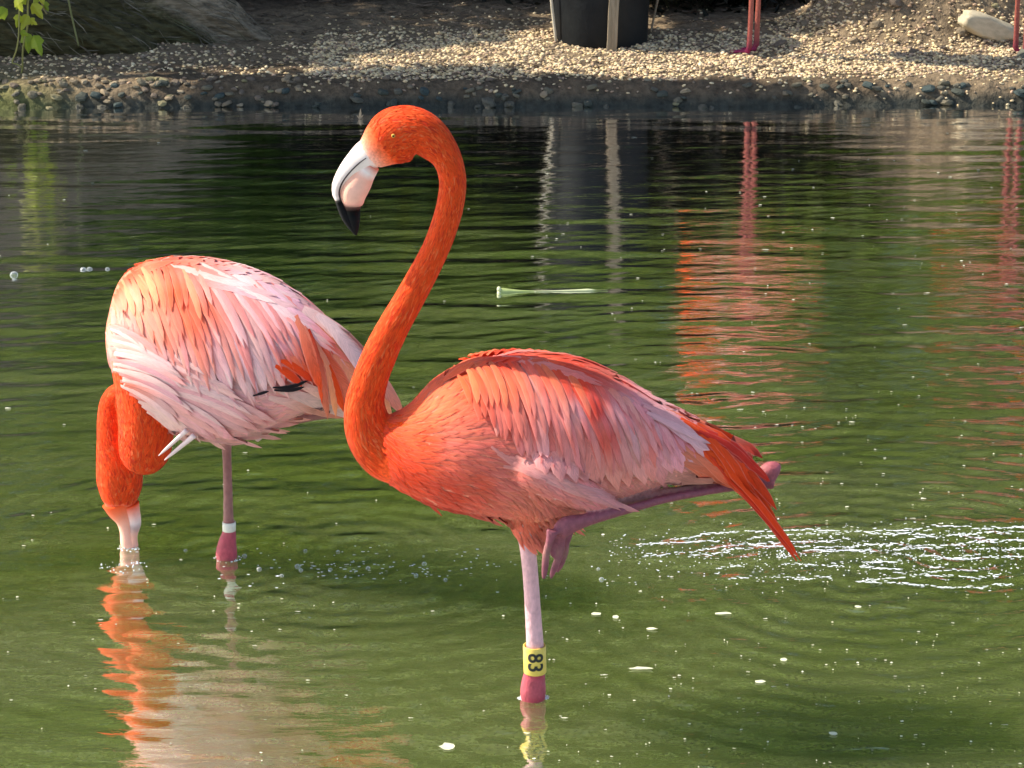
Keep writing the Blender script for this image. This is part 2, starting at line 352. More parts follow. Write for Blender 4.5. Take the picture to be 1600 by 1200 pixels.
def drape(fb, bvh, Yc, pts, width, c_root, c_tip, lift0, lift1, st=8, cross=5, camber=.0025, seedu=0, tipround=.24, rootw=.4, jit=.05, overhang=True):
    """a feather whose middle line is the pixel curve pts (quadratic), laid on the body seen there"""
    (x0, y0), (x1, y1), (x2, y2) = pts; rows, cols, uvs, nrms = [], [], [], []; last = None; dev = [random.uniform(.94, 1.06) for _ in range(3)]
    var = random.uniform(.86, 1.12); length = math.hypot(x2-x0, y2-y0)
    t0 = 0; hitf = lambda x, y: (lambda h: h[0] is not None and abs(h[0].y-Yc) < .4)(bvh.ray_cast(cam.location, ray(x, y).normalized()))
    while t0 < .8 and not hitf((1-t0)**2*x0+2*t0*(1-t0)*x1+t0*t0*x2, (1-t0)**2*y0+2*t0*(1-t0)*y1+t0*t0*y2): t0 += .05
    if t0 > 0: t0 = min(t0+.03, .9)
    t1 = 1.0
    if not overhang:
        while t1 > t0+.1 and not hitf((1-t1)**2*x0+2*t1*(1-t1)*x1+t1*t1*x2, (1-t1)**2*y0+2*t1*(1-t1)*y1+t1*t1*y2): t1 -= .1
    for i in range(st):
        t = i/(st-1); tq = t; t = t0+(t1-t0)*t; a = (1-t)**2; b = 2*t*(1-t); c2 = t*t
        cx, cy = a*x0+b*x1+c2*x2, a*y0+b*y1+c2*y2
        tx, ty = 2*(1-t)*(x1-x0)+2*t*(x2-x1), 2*(1-t)*(y1-y0)+2*t*(y2-y1); l = math.hypot(tx, ty)+1e-6; nx, ny = -ty/l, tx/l; t = tq
        w = rootw + (1-rootw)*min(1, t/.45)
        if t > 1-tipround: w *= math.sqrt(max(0, 1-((t-1+tipround)/tipround)**2))
        w = max(w, .06)*width*.5
        p, n = cast(bvh, cx, cy, Yc, last); last = (p.y, n)
        row = []
        for j in range(cross):
            u = -1+2*j/(cross-1); ww = w*u*(1+random.uniform(-jit, jit)) if abs(u) > .9 else w*u
            q, qn = cast(bvh, cx+nx*ww, cy+ny*ww, Yc, last)
            if abs(q.y-p.y) > .02+abs(ww)/900: q = U(cx+nx*ww, cy+ny*ww, p.y); qn = n
            fc = max(.12, min(1, -n.dot(ray(cx, cy).normalized())*1.5)); row.append(q + (n*.6+qn*.4)*fc*(lift0+(lift1-lift0)*t + camber*(1-u*u)))
            nn = n + (U(cx+nx*10, cy+ny*10, Yc)-U(cx, cy, Yc)).normalized()*u*.22; nrms.append(tuple(nn.normalized()))
        rows.append(row)
        if callable(c_root):
            q2 = c_root(cx, cy); cc = [var*dev[k]*q2[k]*(1+.10*t) for k in range(3)]
            if c_tip is not None: cc = [cc[k]*(1-c_tip[3]*(1-.3*t)) + c_tip[k]*c_tip[3]*(1-.3*t) for k in range(3)]
        else: cc = [var*(c_root[k]*(1-t)+c_tip[k]*t) for k in range(3)]
        cols.append([tuple(cc)]*cross); uvs.append([(seedu+.02+.96*j/(cross-1), t*length/100) for j in range(cross)])
    fb.add(rows, cols, uvs, nrms)
def idw(guides, x, y):
    w = [1/((x-g[0])**2+(y-g[1])**2+200)**1.5 for g in guides]; s = sum(w)
    ax = sum(wi*math.cos(math.radians(g[2])) for wi, g in zip(w, guides)); ay = sum(wi*math.sin(math.radians(g[2])) for wi, g in zip(w, guides))
    ln = sum(wi*g[3] for wi, g in zip(w, guides))/s; wd = sum(wi*g[4] for wi, g in zip(w, guides))/s
    cc = [sum(wi*g[5][k] for wi, g in zip(w, guides))/s for k in range(3)]
    return math.atan2(ay, ax), ln, wd, cc
def field(guides, tint=(1, 1, 1)):
    g = np.array([(a, b, *c2) for a, b, c2 in guides], dtype=float); g[:, 2:] *= np.array(tint)
    def f(x, y):
        w = 1/((g[:, 0]-x)**2+(g[:, 1]-y)**2+60)**1.6; return (g[:, 2:]*w[:, None]).sum(0)/w.sum()
    return f
def contour(fb, bvh, Yc, box, guides, step, cf, keep=None, Yb_low=lambda x: 1e9):
    y = box[1]
    cells = []
    while y < box[3]:
        x = box[0]
        while x < box[2]: cells.append((x+random.uniform(-.5, .5)*step, y+random.uniform(-.5, .5)*step)); x += step
        y += step
    for (x, y) in cells:
        if keep and not keep(x, y): continue
        h = bvh.ray_cast(cam.location, ray(x, y).normalized())
        if h[0] is None or abs(h[0].y-Yc) > .4: continue
        an, ln, wd, cc = idw(guides, x, y); an += random.gauss(0, .14); ln *= random.uniform(.95, 1.6)
        ex, ey = x+math.cos(an)*ln, y+math.sin(an)*ln; bend = random.uniform(-.08, .08)*ln
        mx, my = (x+ex)/2-math.sin(an)*bend, (y+ey)/2+math.cos(an)*bend
        k = random.uniform(.8, 1.15); 
        drape(fb, bvh, Yc, [(x, y), (mx, my), (ex, ey)], wd*random.uniform(.45, .75), cf, None, .0003, .0013+random.random()*.0010, 5, 3, .0003, random.randint(0, 60), .75, .5, overhang=(y > Yb_low(x)))
def fuzz(fb, loft, n, t0, t1, ln, wd, colf, lift=.0016, ang=(0, 2*math.pi)):
    """small plumes on a tube, pointing down its spine"""
    L = np.sum(np.linalg.norm(np.diff(loft.a[:, :3], axis=0), axis=1))
    for _ in range(n):
        t = random.uniform(t0, t1); an = random.uniform(*ang); l = ln*random.uniform(.7, 1.3); w = wd*random.uniform(.7, 1.2)
        P, r = loft.at(t, an); rad = max(r[3], .004); drift = random.gauss(0, .25)*l/rad
        cc = np.array(colf(t, an))*random.uniform(.86, 1.12); su = random.randint(0, 60); rows = []; cols = []; uvs = []; nr = []
        for i in range(4):
            q = i/3; tt = min(1, t+q*l/L); hw = w*.5*[.45, 1, .75, .05][i]/rad; lf = .0002 + lift*q
            rows.append([Vector(loft.at(tt, an+drift*q+u*hw, lf-abs(u)*.0003)[0]) for u in (-1, 0, 1)])
            N0 = loft.at(tt, an+drift*q, 1.0)[0]-loft.at(tt, an+drift*q, 0.0)[0]; nr += [tuple(N0/np.linalg.norm(N0))]*3
            cols.append([tuple(cc*(.96+.07*q))]*3); uvs.append([(su+.1, q*.3), (su+.5, q*.3), (su+.9, q*.3)])
        fb.add(rows, cols, uvs, nr)

# plumage base colours
OR = (.90, .085, .012); OD = (.74, .050, .012); RD = (.66, .035, .018); SA = (.80, .24, .14); PK = (.80, .40, .33); PW = (.84, .56, .50); WH = (.86, .68, .62); GO = (.92, .36, .16)
LEGP = (.72, .40, .40); LEGD = (.30, .125, .105); HOCK = (.44, .075, .095); PURP = (.25, .070, .088)

def prow(px, py, Y0, dy, rn, rb, c):            # ring row from pixels: radii in photo pixels
    p = U(px, py, Y0+dy); s = scale_at(p); return [p.x, p.y, p.z, rn/s, rb/s, *c]
def body_rows(Yb, lst):                         # x, top, bottom, half width in px, colour
    out = []
    for (x, t, b, w, c) in lst:
        a, d = U(x, t, Yb), U(x, b, Yb); s = scale_at(a); out.append([a.x, Yb, (a.z+d.z)/2, (a.z-d.z)/2*.985, w/s, *c])
    return out
def bvh_of(lofts):
    V, Fc = [], []
    for l in lofts:
        v, c2, f = l.mesh(); o = len(V); V += [Vector(p) for p in v]; Fc += [tuple(i+o for i in q) for q in f]
    return BVHTree.FromPolygons(V, Fc)
def wing_row(bird, bvh, Yc, roots, tips, n, width, cr, ct, l0, l1, bulge, parent, far, mix=None, st=9, sag=0, bulge_plane=None):
    """a row of separate large feathers from the line `roots` to the line `tips` (pixel polylines)"""
    R = catmull(roots, 60); T = catmull(tips, 60)
    for i in range(n):
        t = (i+.5)/n; r = R[int(t*59)]+rng.normal(0, 2.5, 2); q = T[int(t*59)]+rng.normal(0, 3.0, 2)
        d = q-r; q = q + d*(rng.normal(.14, .08) if width < 18 else rng.normal(0, .03)); r = r + d*rng.normal(0, .05); d = q-r; nrm = np.array([d[1], -d[0]]); m = (r+q)/2 + nrm*bulge + np.array([0, sag])
        mx_ = (*mix[1], mix[2]) if mix and random.random() < mix[0] else None
        w = width*random.uniform(.75, 1.0)
        fb = FB(); drape(fb, bvh, Yc, [tuple(r), tuple(m), tuple(q)], w, cr, mx_, l0+.0005*(i % 2), l1+.0008*(i % 3), st=st, seedu=random.randint(0, 60), tipround=ct, camber=.0016)
        fb.build('wing_feather', parent)
        if far is not None: far.take(fb, bulge_plane or Yc)

def ridge(lst, un, bvh, Yc, parent, x0, x1, n, cf, far=None):
    """feathers lying along the top of the back"""
    xs = [q[0] for q in lst]; ts = [q[1] for q in lst]; T = lambda x: float(np.interp(x, xs, ts)); fb = FB()
    for i in range(n):
        x = x0+(x1-x0)*random.random(); L_ = random.uniform(45, 80); o = random.uniform(2, 13)
        drape(fb, bvh, Yc, [(x, T(x)+o), (x+L_*.5, T(x+L_*.5)+o-1), (x+L_, T(x+L_)+o)], random.uniform(7, 12), cf, None, .003, .010+.004*random.random(), 8, 3, .0008, random.randint(0, 60), .6, .5)
    tag(fb.build('back_feathers', parent), kind='stuff')
def bill_piece(name, rows, parent, n=24, m=16):
    l = Loft(rows, n, m); V, C, Fc = l.mesh(); return mesh_obj(name, V, Fc, M_bill, parent, True, np.array(C))
def eye(p, r, parent, facing=-1):
    bm = bmesh.new(); bmesh.ops.create_uvsphere(bm, u_segments=16, v_segments=10, radius=r)
    me = bpy.data.meshes.new('eye'); bm.to_mesh(me); bm.free(); me.shade_smooth()
    a = me.color_attributes.new('Col', 'FLOAT_COLOR', 'POINT')
    for i, v in enumerate(me.vertices):
        d = v.co.normalized().y*facing
        a.data[i].color = (.01, .01, .01, 1) if d > .86 else (.62, .36, .07, 1)
    me.materials.append(M_bill); o = bpy.data.objects.new('eye', me); col.objects.link(o); o.parent = parent; o.location = Vector(p)-parent_loc(parent); return o

# ================================================================== front flamingo
YF = G(834, 1092).y + .0
front = empty('flamingo', (G(834, 1092).x, YF, -.30))
tag(front, 'large orange flamingo in front with raised curved neck, standing on one yellow banded leg', 'flamingo', 'flamingos')
BODY1 = [(575, 668, 712, 20, OR), (590, 655, 735, 34, OR), (612, 648, 758, 52, OR), (640, 632, 773, 68, OR), (680, 592, 789, 90, SA), (730, 567, 799, 112, SA), (790, 558, 808, 122, SA), (850, 561, 812, 124, SA), (910, 575, 803, 118, PK),
         (970, 602, 786, 100, PK), (1030, 636, 758, 74, (.78, .30, .24)), (1085, 664, 742, 48, (.80, .26, .20)), (1130, 686, 746, 30, RD), (1165, 706, 752, 14, RD)]
torso1 = Loft(body_rows(YF, BODY1), 70, 36, True)
NECK1 = [(577, 243, 25, 21, (.93, .50, .38)), (588, 234, 32, 25, (.92, .24, .12)), (602, 223, 40, 29, OR), (620, 212, 44.5, 31, OR), (641, 206, 41, 30, OR), (661, 209, 34, 28, OR), (681, 225, 29, 25, OR), (698, 247, 22.5, 22, OR), (707, 278, 20.5, 21, OR), (705, 312, 20.5, 20, OR), (696, 348, 20.5, 20, OR),
         (681, 388, 20.5, 20, OR), (661, 428, 21.5, 21, OR), (638, 470, 22.5, 22, OR), (614, 512, 24, 23, OR), (594, 553, 26, 25, OR), (578, 595, 27, 27, OR), (570, 635, 31, 31, OR), (580, 675, 40, 38, OR), (608, 700, 52, 50, OR), (650, 705, 60, 66, OR)]
neck1 = Loft([prow(x, y, YF, 0, a, b, c2) for x, y, a, b, c2 in NECK1], 130, 22)
thighn = Loft([prow(x, y, YF, dy, a, b, c2) for x, y, dy, a, b, c2 in [(796, 722, -.088, 20, 12, SA), (830, 737, -.112, 32, 20, (.80, .34, .27)), (880, 757, -.115, 33, 22, PK), (925, 778, -.10, 22, 18, PK), (960, 792, -.085, 9, 10, PK)]], 24, 16)
thighs = Loft([prow(x, y, YF, 0, a, b, c2) for x, y, a, b, c2 in [(835, 745, 60, 50, SA), (830, 790, 46, 36, SA), (824, 815, 30, 24, PK), (822, 838, 17, 15, LEGP)]], 20, 18)
leg1 = Loft([prow(x, y, YF, 0, a, b, c2) for x, y, a, b, c2 in [(818, 800, 22, 18, PK), (820, 828, 17, 15, LEGP), (824, 850, 13.5, 13, LEGP), (829, 900, 12.5, 12, LEGP), (833, 960, 13, 12, LEGP), (836, 1010, 14, 13, LEGP), (837, 1040, 15, 14, HOCK), (834, 1062, 18.5, 17, HOCK), (833, 1080, 20.5, 18, HOCK), (833, 1098, 18, 16, HOCK), (836, 1125, 13, 12, LEGP), (840, 1250, 11, 10, LEGP), (843, 1375, 12, 11, LEGP), (843, 1392, 14, 12, HOCK)]], 70, 16)
# raised leg: hidden tibia back to the hock behind the tail, tarsus forward again, toes hanging
hockx, hocky = 1204, 744
tibia = Loft([prow(x, y, YF, dy, a, b, c2) for x, y, dy, a, b, c2 in [(930, 778, -.085, 14, 13, PK), (965, 784, -.07, 10, 9, LEGD), (1040, 770, -.045, 7, 7, LEGD), (1120, 755, -.01, 6.5, 6.5, LEGD), (1175, 746, .018, 8.5, 9, LEGD), (hockx, hocky-6, .02, 18, 15, (.40, .10, .11)), (hockx+11, hocky-2, .02, 14, 10, PURP)]], 50, 14)
tarsus = Loft([prow(x, y, YF, dy, a, b, c2) for x, y, dy, a, b, c2 in [(hockx+2, hocky+6, .018, 16, 13, PURP), (1180, 755, .008, 8.5, 8, PURP), (1120, 765, -.022, 6.5, 6, PURP), (1040, 780, -.06, 6.5, 6, PURP), (965, 800, -.10, 8, 7, PURP), (915, 813, -.115, 11, 9, PURP), (887, 821, -.118, 16, 11, PURP), (874, 832, -.118, 14, 10, PURP)]], 50, 14)
toes = []
for (x0, y0, x1, y1, x2, y2, dy) in [(864, 828, 854, 862, 850, 906, -.128), (876, 832, 874, 866, 862, 905, -.114), (886, 832, 882, 864, 872, 896, -.100)]:
    toes.append(Loft([prow(x0, y0, YF, dy, 11, 8, PURP), prow((x0+x1)/2, (y0+y1)/2, YF, dy, 7, 6, PURP), prow(x1, y1, YF, dy, 6.5, 5.5, LEGD), prow((x1+x2)/2, (y1+y2)/2-2, YF, dy, 6.5, 5, PURP), prow(x2, y2-6, YF, dy, 4.5, 4, PURP), prow(x2-1, y2, YF, dy, 2, 2, (.05, .03, .03))], 22, 10))
web = Loft([prow(872, 838, YF, -.115, 14, 3, PURP), prow(868, 862, YF, -.116, 15, 2.2, PURP), prow(866, 872, YF, -.117, 10, 2, PURP)], 12, 12)
def foot_lofts(x, y, z, s=1.0, c2=HOCK, yaw=math.pi):
    out = []
    for a, l in ((-.42, .075), (0, .09), (.42, .075)):
        d = Vector((math.cos(yaw+a), math.sin(yaw+a), 0))*l*s; p = Vector((x, y, z+.012*s))
        rows = []
        for q, r in ((0, .011), (.35, .0075), (.7, .0065), (.95, .005), (1.05, .002)):
            k = p + d*q; rows.append([k.x, k.y, k.z-.006*q*s, r*s, r*s, *c2])
        L_ = Loft(rows, 14, 10); out.append(L_)
    return out
fp = U(843, 1392, YF)
feet1 = foot_lofts(fp.x, fp.y, fp.z-.01)
body1 = fuse('body', [torso1, neck1, thighn, thighs, leg1, tibia, tarsus, web]+toes+feet1, .0030, 3, [M_plume, M_leg], [0, 0, 0, 0, 1, 1, 1, 1]+[1]*6, front)
bv1 = bvh_of([torso1, thighs, thighn])
G1 = [ # px, py, angle, length, width, colour
 (585, 690, 50, 20, 9, OR), (600, 735, 45, 24, 9, OR), (560, 690, 70, 18, 9, OR), (640, 765, 28, 26, 10, OD), (640, 660, -20, 24, 9, OR), (660, 700, 8, 26, 10, OR), (690, 790, 20, 26, 10, OD),
 (660, 620, -45, 24, 9, OR), (690, 640, -30, 26, 10, GO), (700, 590, -35, 26, 10, OR), (760, 572, -8, 30, 11, OR), (740, 620, -18, 30, 12, GO), (800, 600, 18, 34, 13, SA), (820, 565, 8, 34, 12, OR),
 (880, 590, 40, 38, 13, OR), (740, 680, 0, 30, 12, SA), (800, 660, 20, 34, 13, SA), (720, 740, 18, 28, 12, SA), (770, 790, 22, 30, 12, SA), (850, 690, 45, 40, 14, SA),
 (820, 740, 28, 34, 13, PK), (880, 765, 24, 34, 13, PK), (930, 785, 20, 30, 12, PK), (840, 805, 60, 24, 10, SA), (815, 800, 75, 22, 10, SA), (900, 730, 40, 36, 14, SA),
 (930, 590, 30, 38, 13, SA), (1000, 625, 30, 40, 13, PK), (1060, 660, 30, 40, 13, SA), (1100, 690, 33, 40, 12, OR), (980, 720, 45, 40, 14, PK), (1040, 735, 25, 36, 13, PW), (1090, 735, 20, 36, 12, RD), (1140, 710, 38, 40, 10, RD)]
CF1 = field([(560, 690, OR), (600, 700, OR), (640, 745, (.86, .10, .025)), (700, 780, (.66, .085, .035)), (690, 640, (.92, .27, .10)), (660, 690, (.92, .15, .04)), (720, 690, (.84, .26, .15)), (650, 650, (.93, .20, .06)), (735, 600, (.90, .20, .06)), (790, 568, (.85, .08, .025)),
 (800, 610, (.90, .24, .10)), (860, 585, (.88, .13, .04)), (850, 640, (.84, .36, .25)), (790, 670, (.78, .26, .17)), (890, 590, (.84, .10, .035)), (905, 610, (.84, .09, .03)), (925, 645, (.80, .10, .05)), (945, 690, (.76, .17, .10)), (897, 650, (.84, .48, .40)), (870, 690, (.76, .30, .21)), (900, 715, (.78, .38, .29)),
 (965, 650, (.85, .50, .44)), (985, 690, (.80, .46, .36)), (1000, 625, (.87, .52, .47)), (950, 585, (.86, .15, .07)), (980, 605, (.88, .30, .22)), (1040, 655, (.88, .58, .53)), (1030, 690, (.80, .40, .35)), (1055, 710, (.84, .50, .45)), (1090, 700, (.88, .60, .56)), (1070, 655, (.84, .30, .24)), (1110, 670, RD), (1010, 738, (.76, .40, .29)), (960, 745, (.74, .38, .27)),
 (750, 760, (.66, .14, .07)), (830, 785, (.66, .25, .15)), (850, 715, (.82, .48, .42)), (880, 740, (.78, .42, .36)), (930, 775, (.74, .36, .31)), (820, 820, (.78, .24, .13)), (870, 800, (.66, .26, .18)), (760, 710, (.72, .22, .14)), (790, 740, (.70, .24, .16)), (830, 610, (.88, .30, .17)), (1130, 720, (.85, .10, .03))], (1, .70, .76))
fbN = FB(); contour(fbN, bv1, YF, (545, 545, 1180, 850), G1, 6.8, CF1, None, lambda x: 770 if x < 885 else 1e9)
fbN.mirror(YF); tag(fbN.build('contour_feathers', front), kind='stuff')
fz = FB()
def ncol(t, an):
    if random.random() < .05: return (.92, .17, .05)
    return OR if random.random() > .3 else ((.92, .13, .025) if random.random() < .5 else OD)
fuzz(fz, neck1, 7500, .09, .93, .016, .0036, ncol, .0008)
tag(fz.build('neck_feathers', front), kind='stuff')
far1 = FB(); PL = (.82, .46, .40)
bottomT = [(850, 742), (890, 755), (930, 762), (968, 757), (1000, 752), (1030, 746), (1060, 735), (1092, 722), (1112, 712)]
STK = (.84, .08, .03); PAL = (.90, .52, .46)
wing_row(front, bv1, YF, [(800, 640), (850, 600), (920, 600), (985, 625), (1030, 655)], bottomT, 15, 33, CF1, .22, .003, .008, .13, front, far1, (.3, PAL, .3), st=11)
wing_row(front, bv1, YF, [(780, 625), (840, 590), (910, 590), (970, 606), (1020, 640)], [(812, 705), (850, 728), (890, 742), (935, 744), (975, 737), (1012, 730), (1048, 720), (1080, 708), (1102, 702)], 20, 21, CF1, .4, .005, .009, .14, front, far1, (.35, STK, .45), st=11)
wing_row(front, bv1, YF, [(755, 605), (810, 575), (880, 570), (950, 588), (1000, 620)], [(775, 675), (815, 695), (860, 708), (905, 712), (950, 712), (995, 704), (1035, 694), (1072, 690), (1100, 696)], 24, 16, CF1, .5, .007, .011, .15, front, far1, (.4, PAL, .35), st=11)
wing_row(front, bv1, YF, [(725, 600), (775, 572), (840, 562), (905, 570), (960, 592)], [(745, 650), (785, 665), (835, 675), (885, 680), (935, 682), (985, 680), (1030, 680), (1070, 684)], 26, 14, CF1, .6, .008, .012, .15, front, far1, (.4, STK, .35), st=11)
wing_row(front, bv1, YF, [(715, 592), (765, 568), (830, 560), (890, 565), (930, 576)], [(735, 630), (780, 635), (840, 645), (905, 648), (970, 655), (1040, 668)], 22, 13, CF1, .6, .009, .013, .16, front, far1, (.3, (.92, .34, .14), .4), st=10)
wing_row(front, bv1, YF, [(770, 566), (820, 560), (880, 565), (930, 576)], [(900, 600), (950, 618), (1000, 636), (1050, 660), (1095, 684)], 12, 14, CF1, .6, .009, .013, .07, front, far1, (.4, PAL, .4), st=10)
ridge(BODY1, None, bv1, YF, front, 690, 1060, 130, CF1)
tag(far1.build('wing_plumage', front), kind='stuff')
# tail and long red plumes
tailbv = bv1
for (x0, y0, x1, y1, x2, y2, w, a, b, l0, l1) in [
    (1030, 640, 1130, 676, 1184, 724, 26, SA, RD, .012, .016), (1060, 660, 1140, 694, 1204, 792, 26, OR, OD, .011, .017), (1060, 668, 1152, 716, 1243, 864, 24, OR, OD, .013, .020),
    (1070, 690, 1150, 735, 1222, 828, 24, OR, OR, .010, .015), (1060, 705, 1130, 735, 1205, 798, 26, SA, OR, .008, .012), (1050, 712, 1110, 738, 1176, 764, 26, SA, OR, .006, .010),
    (1080, 676, 1150, 705, 1192, 752, 20, RD, RD, .014, .018), (1040, 650, 1110, 672, 1165, 702, 20, SA, OR, .012, .015), (1010, 650, 1060, 685, 1100, 706, 20, (.85, .42, .40), (.86, .48, .46), .014, .016), (1090, 700, 1160, 745, 1236, 846, 16, OR, OR, .012, .018),
    (1100, 700, 1172, 772, 1240, 857, 15, OD, RD, .011, .017), (1000, 640, 1060, 668, 1092, 712, 22, (.84, .36, .34), (.84, .44, .42), .013, .015), (1120, 700, 1165, 748, 1206, 806, 18, OD, OR, .012, .016)]:
    for rep_ in range(3):
        j = lambda k: random.uniform(-k, k) if rep_ else 0
        f = FB(); drape(f, tailbv, YF, [(x0+j(8), y0+j(6)), (x1+j(6), y1+j(6)), (x2+j(9)-4*(rep_ > 0), y2+j(7)-6*(rep_ > 0))], w*(.8 if rep_ == 0 else .5), a, b, l0+.001*rep_, l1+.001*rep_, st=12, seedu=random.randint(0, 60), tipround=.6, camber=.0012); f.build('tail_feather', front)
for i in range(7):
    f = FB(); drape(f, tailbv, YF, [(960+i*12, 735+i*2), (1040, 742+i*1.5), (1110+i*10, 748-i*1.5)], 22, (.84, .40, .34), (.80, .30, .22), .001, .003, st=9, seedu=i); f.build('tail_feather', front)
# pale thigh plumes standing over the raised leg
for i in range(16):
    t = i/15; x = 768+t*142; y = 708+t*56
    f = FB(); drape(f, bv1, YF, [(x, y+random.uniform(-14, 14)), (x+40, y+14+random.uniform(-10, 10)), (x+86, y+38+random.uniform(-8, 8))], 12, CF1, (.84, .50, .45, .35), .001, .003, seedu=i+9, tipround=.6); f.build('thigh_feather', front)
# bill
BW = (.92, .76, .66); BP = (.95, .50, .36); BK = (.005, .005, .006)
bill_piece('upper_bill', [prow(x, y, YF, 0, a, b, c2) for x, y, a, b, c2 in [(583, 237, 26, 21, (.93, .52, .40)), (573, 243, 24.5, 20, BW), (562, 252, 22, 17.5, BW), (548, 263, 17, 16, BW), (536, 276, 12.5, 14.5, BW), (528, 290, 9.5, 12.5, BW), (526, 302, 7, 11, BW), (528.5, 308, 6.7, 10.8, BW), (530, 312, 6.8, 10.4, BK), (533, 320, 7.5, 10, BK), (541, 338, 8.5, 8, BK), (549, 352, 7, 6, BK), (555, 364, 3, 3, BK), (557, 368, .8, .8, BK)]], front)
bill_piece('lower_bill', [prow(x, y, YF, 0, a, b, c2) for x, y, a, b, c2 in [(580, 256, 15, 16, SA), (573, 265, 17, 17, BW), (567, 273, 19, 18, BP), (561, 283, 21, 19.5, BP), (555, 294, 21.5, 20.5, BP), (552, 303, 20.5, 20, BP), (551, 311, 19, 18.5, BP), (551, 317, 17, 16, (.85, .42, .32)), (550.5, 323, 13.5, 13.5, BK), (552, 338, 11, 9.5, BK), (554, 352, 8, 7, BK), (556, 363, 3.5, 3.5, BK), (557, 367, .8, .8, BK)]], front)
# dark seam between the mandibles
def seam(pts, r, dy, parent, c2=(.03, .02, .02)):
    l = Loft([prow(x, y, YF, d, r*w, r*w, c2) for (x, y, d, w) in pts], 22, 8); V, C, Fc = l.mesh(); return mesh_obj('bill_seam', V, Fc, M_bill, parent, True, np.array(C))
seam([(572, 247, -.0195, .5), (560, 256, -.0190, .9), (546, 270, -.0182, 1), (535, 285, -.0172, 1.1), (530, 300, -.0155, 1.2), (532, 314, -.0135, 1)], 1.15, 0, front)
eye(U(616, 206, YF)+Vector((0, -.0295, 0)), .0029, front)
# leg band
def leg_band(px0, py0, px1, py1, Yb, r, mat, parent):
    a, b = U(px0, py0, Yb), U(px1, py1, Yb); V = []; m = 28
    for (q, rr) in ((0, r), (0, r*1.12), (.02, r*1.15), (.98, r*1.15), (1, r*1.12), (1, r)):
        p = a.lerp(b, q)
        for k in range(m): V.append((p.x+rr*math.cos(2*math.pi*k/m), p.y+rr*math.sin(2*math.pi*k/m), p.z))
    Fc = [(i*m+k, i*m+(k+1) % m, (i+1)*m+(k+1) % m, (i+1)*m+k) for i in range(5) for k in range(m)] + [(5*m+k, 5*m+(k+1) % m, (k+1) % m, k) for k in range(m)]
    return mesh_obj('leg_band', V, Fc, mat, parent)
M_yband = simple_mat('yellow_band', (.66, .47, .06), (.78, .58, .12), .45, 90, .05, 100); M_wband = simple_mat('white_band', (.62, .60, .48), (.74, .72, .60), .45, 90)
M_ink = simple_mat('black_print', (.02, .02, .012), None, .5)
band = leg_band(835, 1008, 836, 1050, YF, .0155, M_yband, front)
tx = bpy.data.curves.new('t', 'FONT'); tx.body = '83'; tx.size = .032; tx.align_x = 'CENTER'; tx.align_y = 'CENTER'; tx.offset = .0006; tx.resolution_u = 4
to = bpy.data.objects.new('t', tx); col.objects.link(to); dg = bpy.context.evaluated_depsgraph_get(); tm = bpy.data.meshes.new_from_object(to.evaluated_get(dg)); bpy.data.objects.remove(to)
bm = bmesh.new(); bm.from_mesh(tm); bmesh.ops.triangulate(bm, faces=bm.faces); bmesh.ops.subdivide_edges(bm, edges=bm.edges, cuts=2)
bc = (U(835, 1008, YF)+U(836, 1050, YF))/2; rr = .0155*1.15+.0007; V = []
for v in bm.verts:                              # turned on its side so the digits run down the leg, wrapped round the band
    u, w = v.co.y*1.1, -v.co.x; an = u/rr; V.append((bc.x+rr*math.sin(an), bc.y-rr*math.cos(an), bc.z+w))
mesh_obj('band_number', V, [tuple(q.index for q in f.verts) for f in bm.faces], M_ink, band, False); bm.free()

# ================================================================== second flamingo, feeding
YS = G(357, 872).y
back = empty('flamingo', (G(357, 872).x, YS, -.30))
tag(back, 'pale pink flamingo with its head down in the water, feeding behind the front bird', 'flamingo', 'flamingos')
K2 = -.42; X2 = G(357, 872).x
def plane2(x): return YS + K2*(x-X2)
def U2(px, py):
    r = ray(px, py); k = r.x/r.y; Yp = (YS-K2*X2)/(1-K2*k); return U(px, py, Yp)
BODY2 = [(168, 500, 556, 30, SA), (182, 446, 612, 66, SA), (205, 420, 645, 92, SA), (250, 408, 666, 108, PK), (300, 408, 680, 112, PW), (350, 414, 686, 108, PW), (400, 429, 676, 98, PW), (450, 456, 654, 82, PK), (495, 490, 636, 62, PK), (535, 522, 640, 42, SA), (575, 566, 648, 24, SA), (600, 602, 652, 12, SA)]
rows2 = []
for (x, t, b, w, c2) in BODY2: p, q = U2(x, t), U2(x, b); s_ = scale_at(p); rows2.append([p.x, (p.y+q.y)/2, (p.z+q.z)/2, (p.z-q.z)/2*.985, w/s_, *c2])
torso2 = Loft(rows2, 64, 36, True)
N2 = [(152+35, 796, .01, 19, 15, SA), (187, 775, .01, 29, 22, OR), (187, 752, .01, 35, 25, OR), (185, 728, .012, 34, 25, OR), (181, 704, .016, 30, 23, OR), (177, 680, .02, 25, 22, OR), (174, 652, .025, 21, 20, OR), (177, 628, .03, 19, 19, OR), (190, 618, .025, 19, 19, OR), (203, 640, .015, 21, 20, OR),
      (211, 672, .0, 25, 23, OR), (219, 702, -.020, 31, 27, OR)]
neck2a = Loft([prow(x, y, YS, d+.055, a, b, c2) for x, y, d, a, b, c2 in N2], 90, 20)
N2b = [(223, 726, -.02, 22, 20, OR), (224, 714, -.030, 36, 31, OR), (227, 692, -.035, 41, 36, OR), (229, 655, -.035, 43, 40, OR), (230, 620, -.03, 48, 48, OR), (232, 585, -.02, 55, 60, OD)]
neck2b = Loft([prow(x, y, YS, d+.055, a, b, c2) for x, y, d, a, b, c2 in N2b], 60, 22)
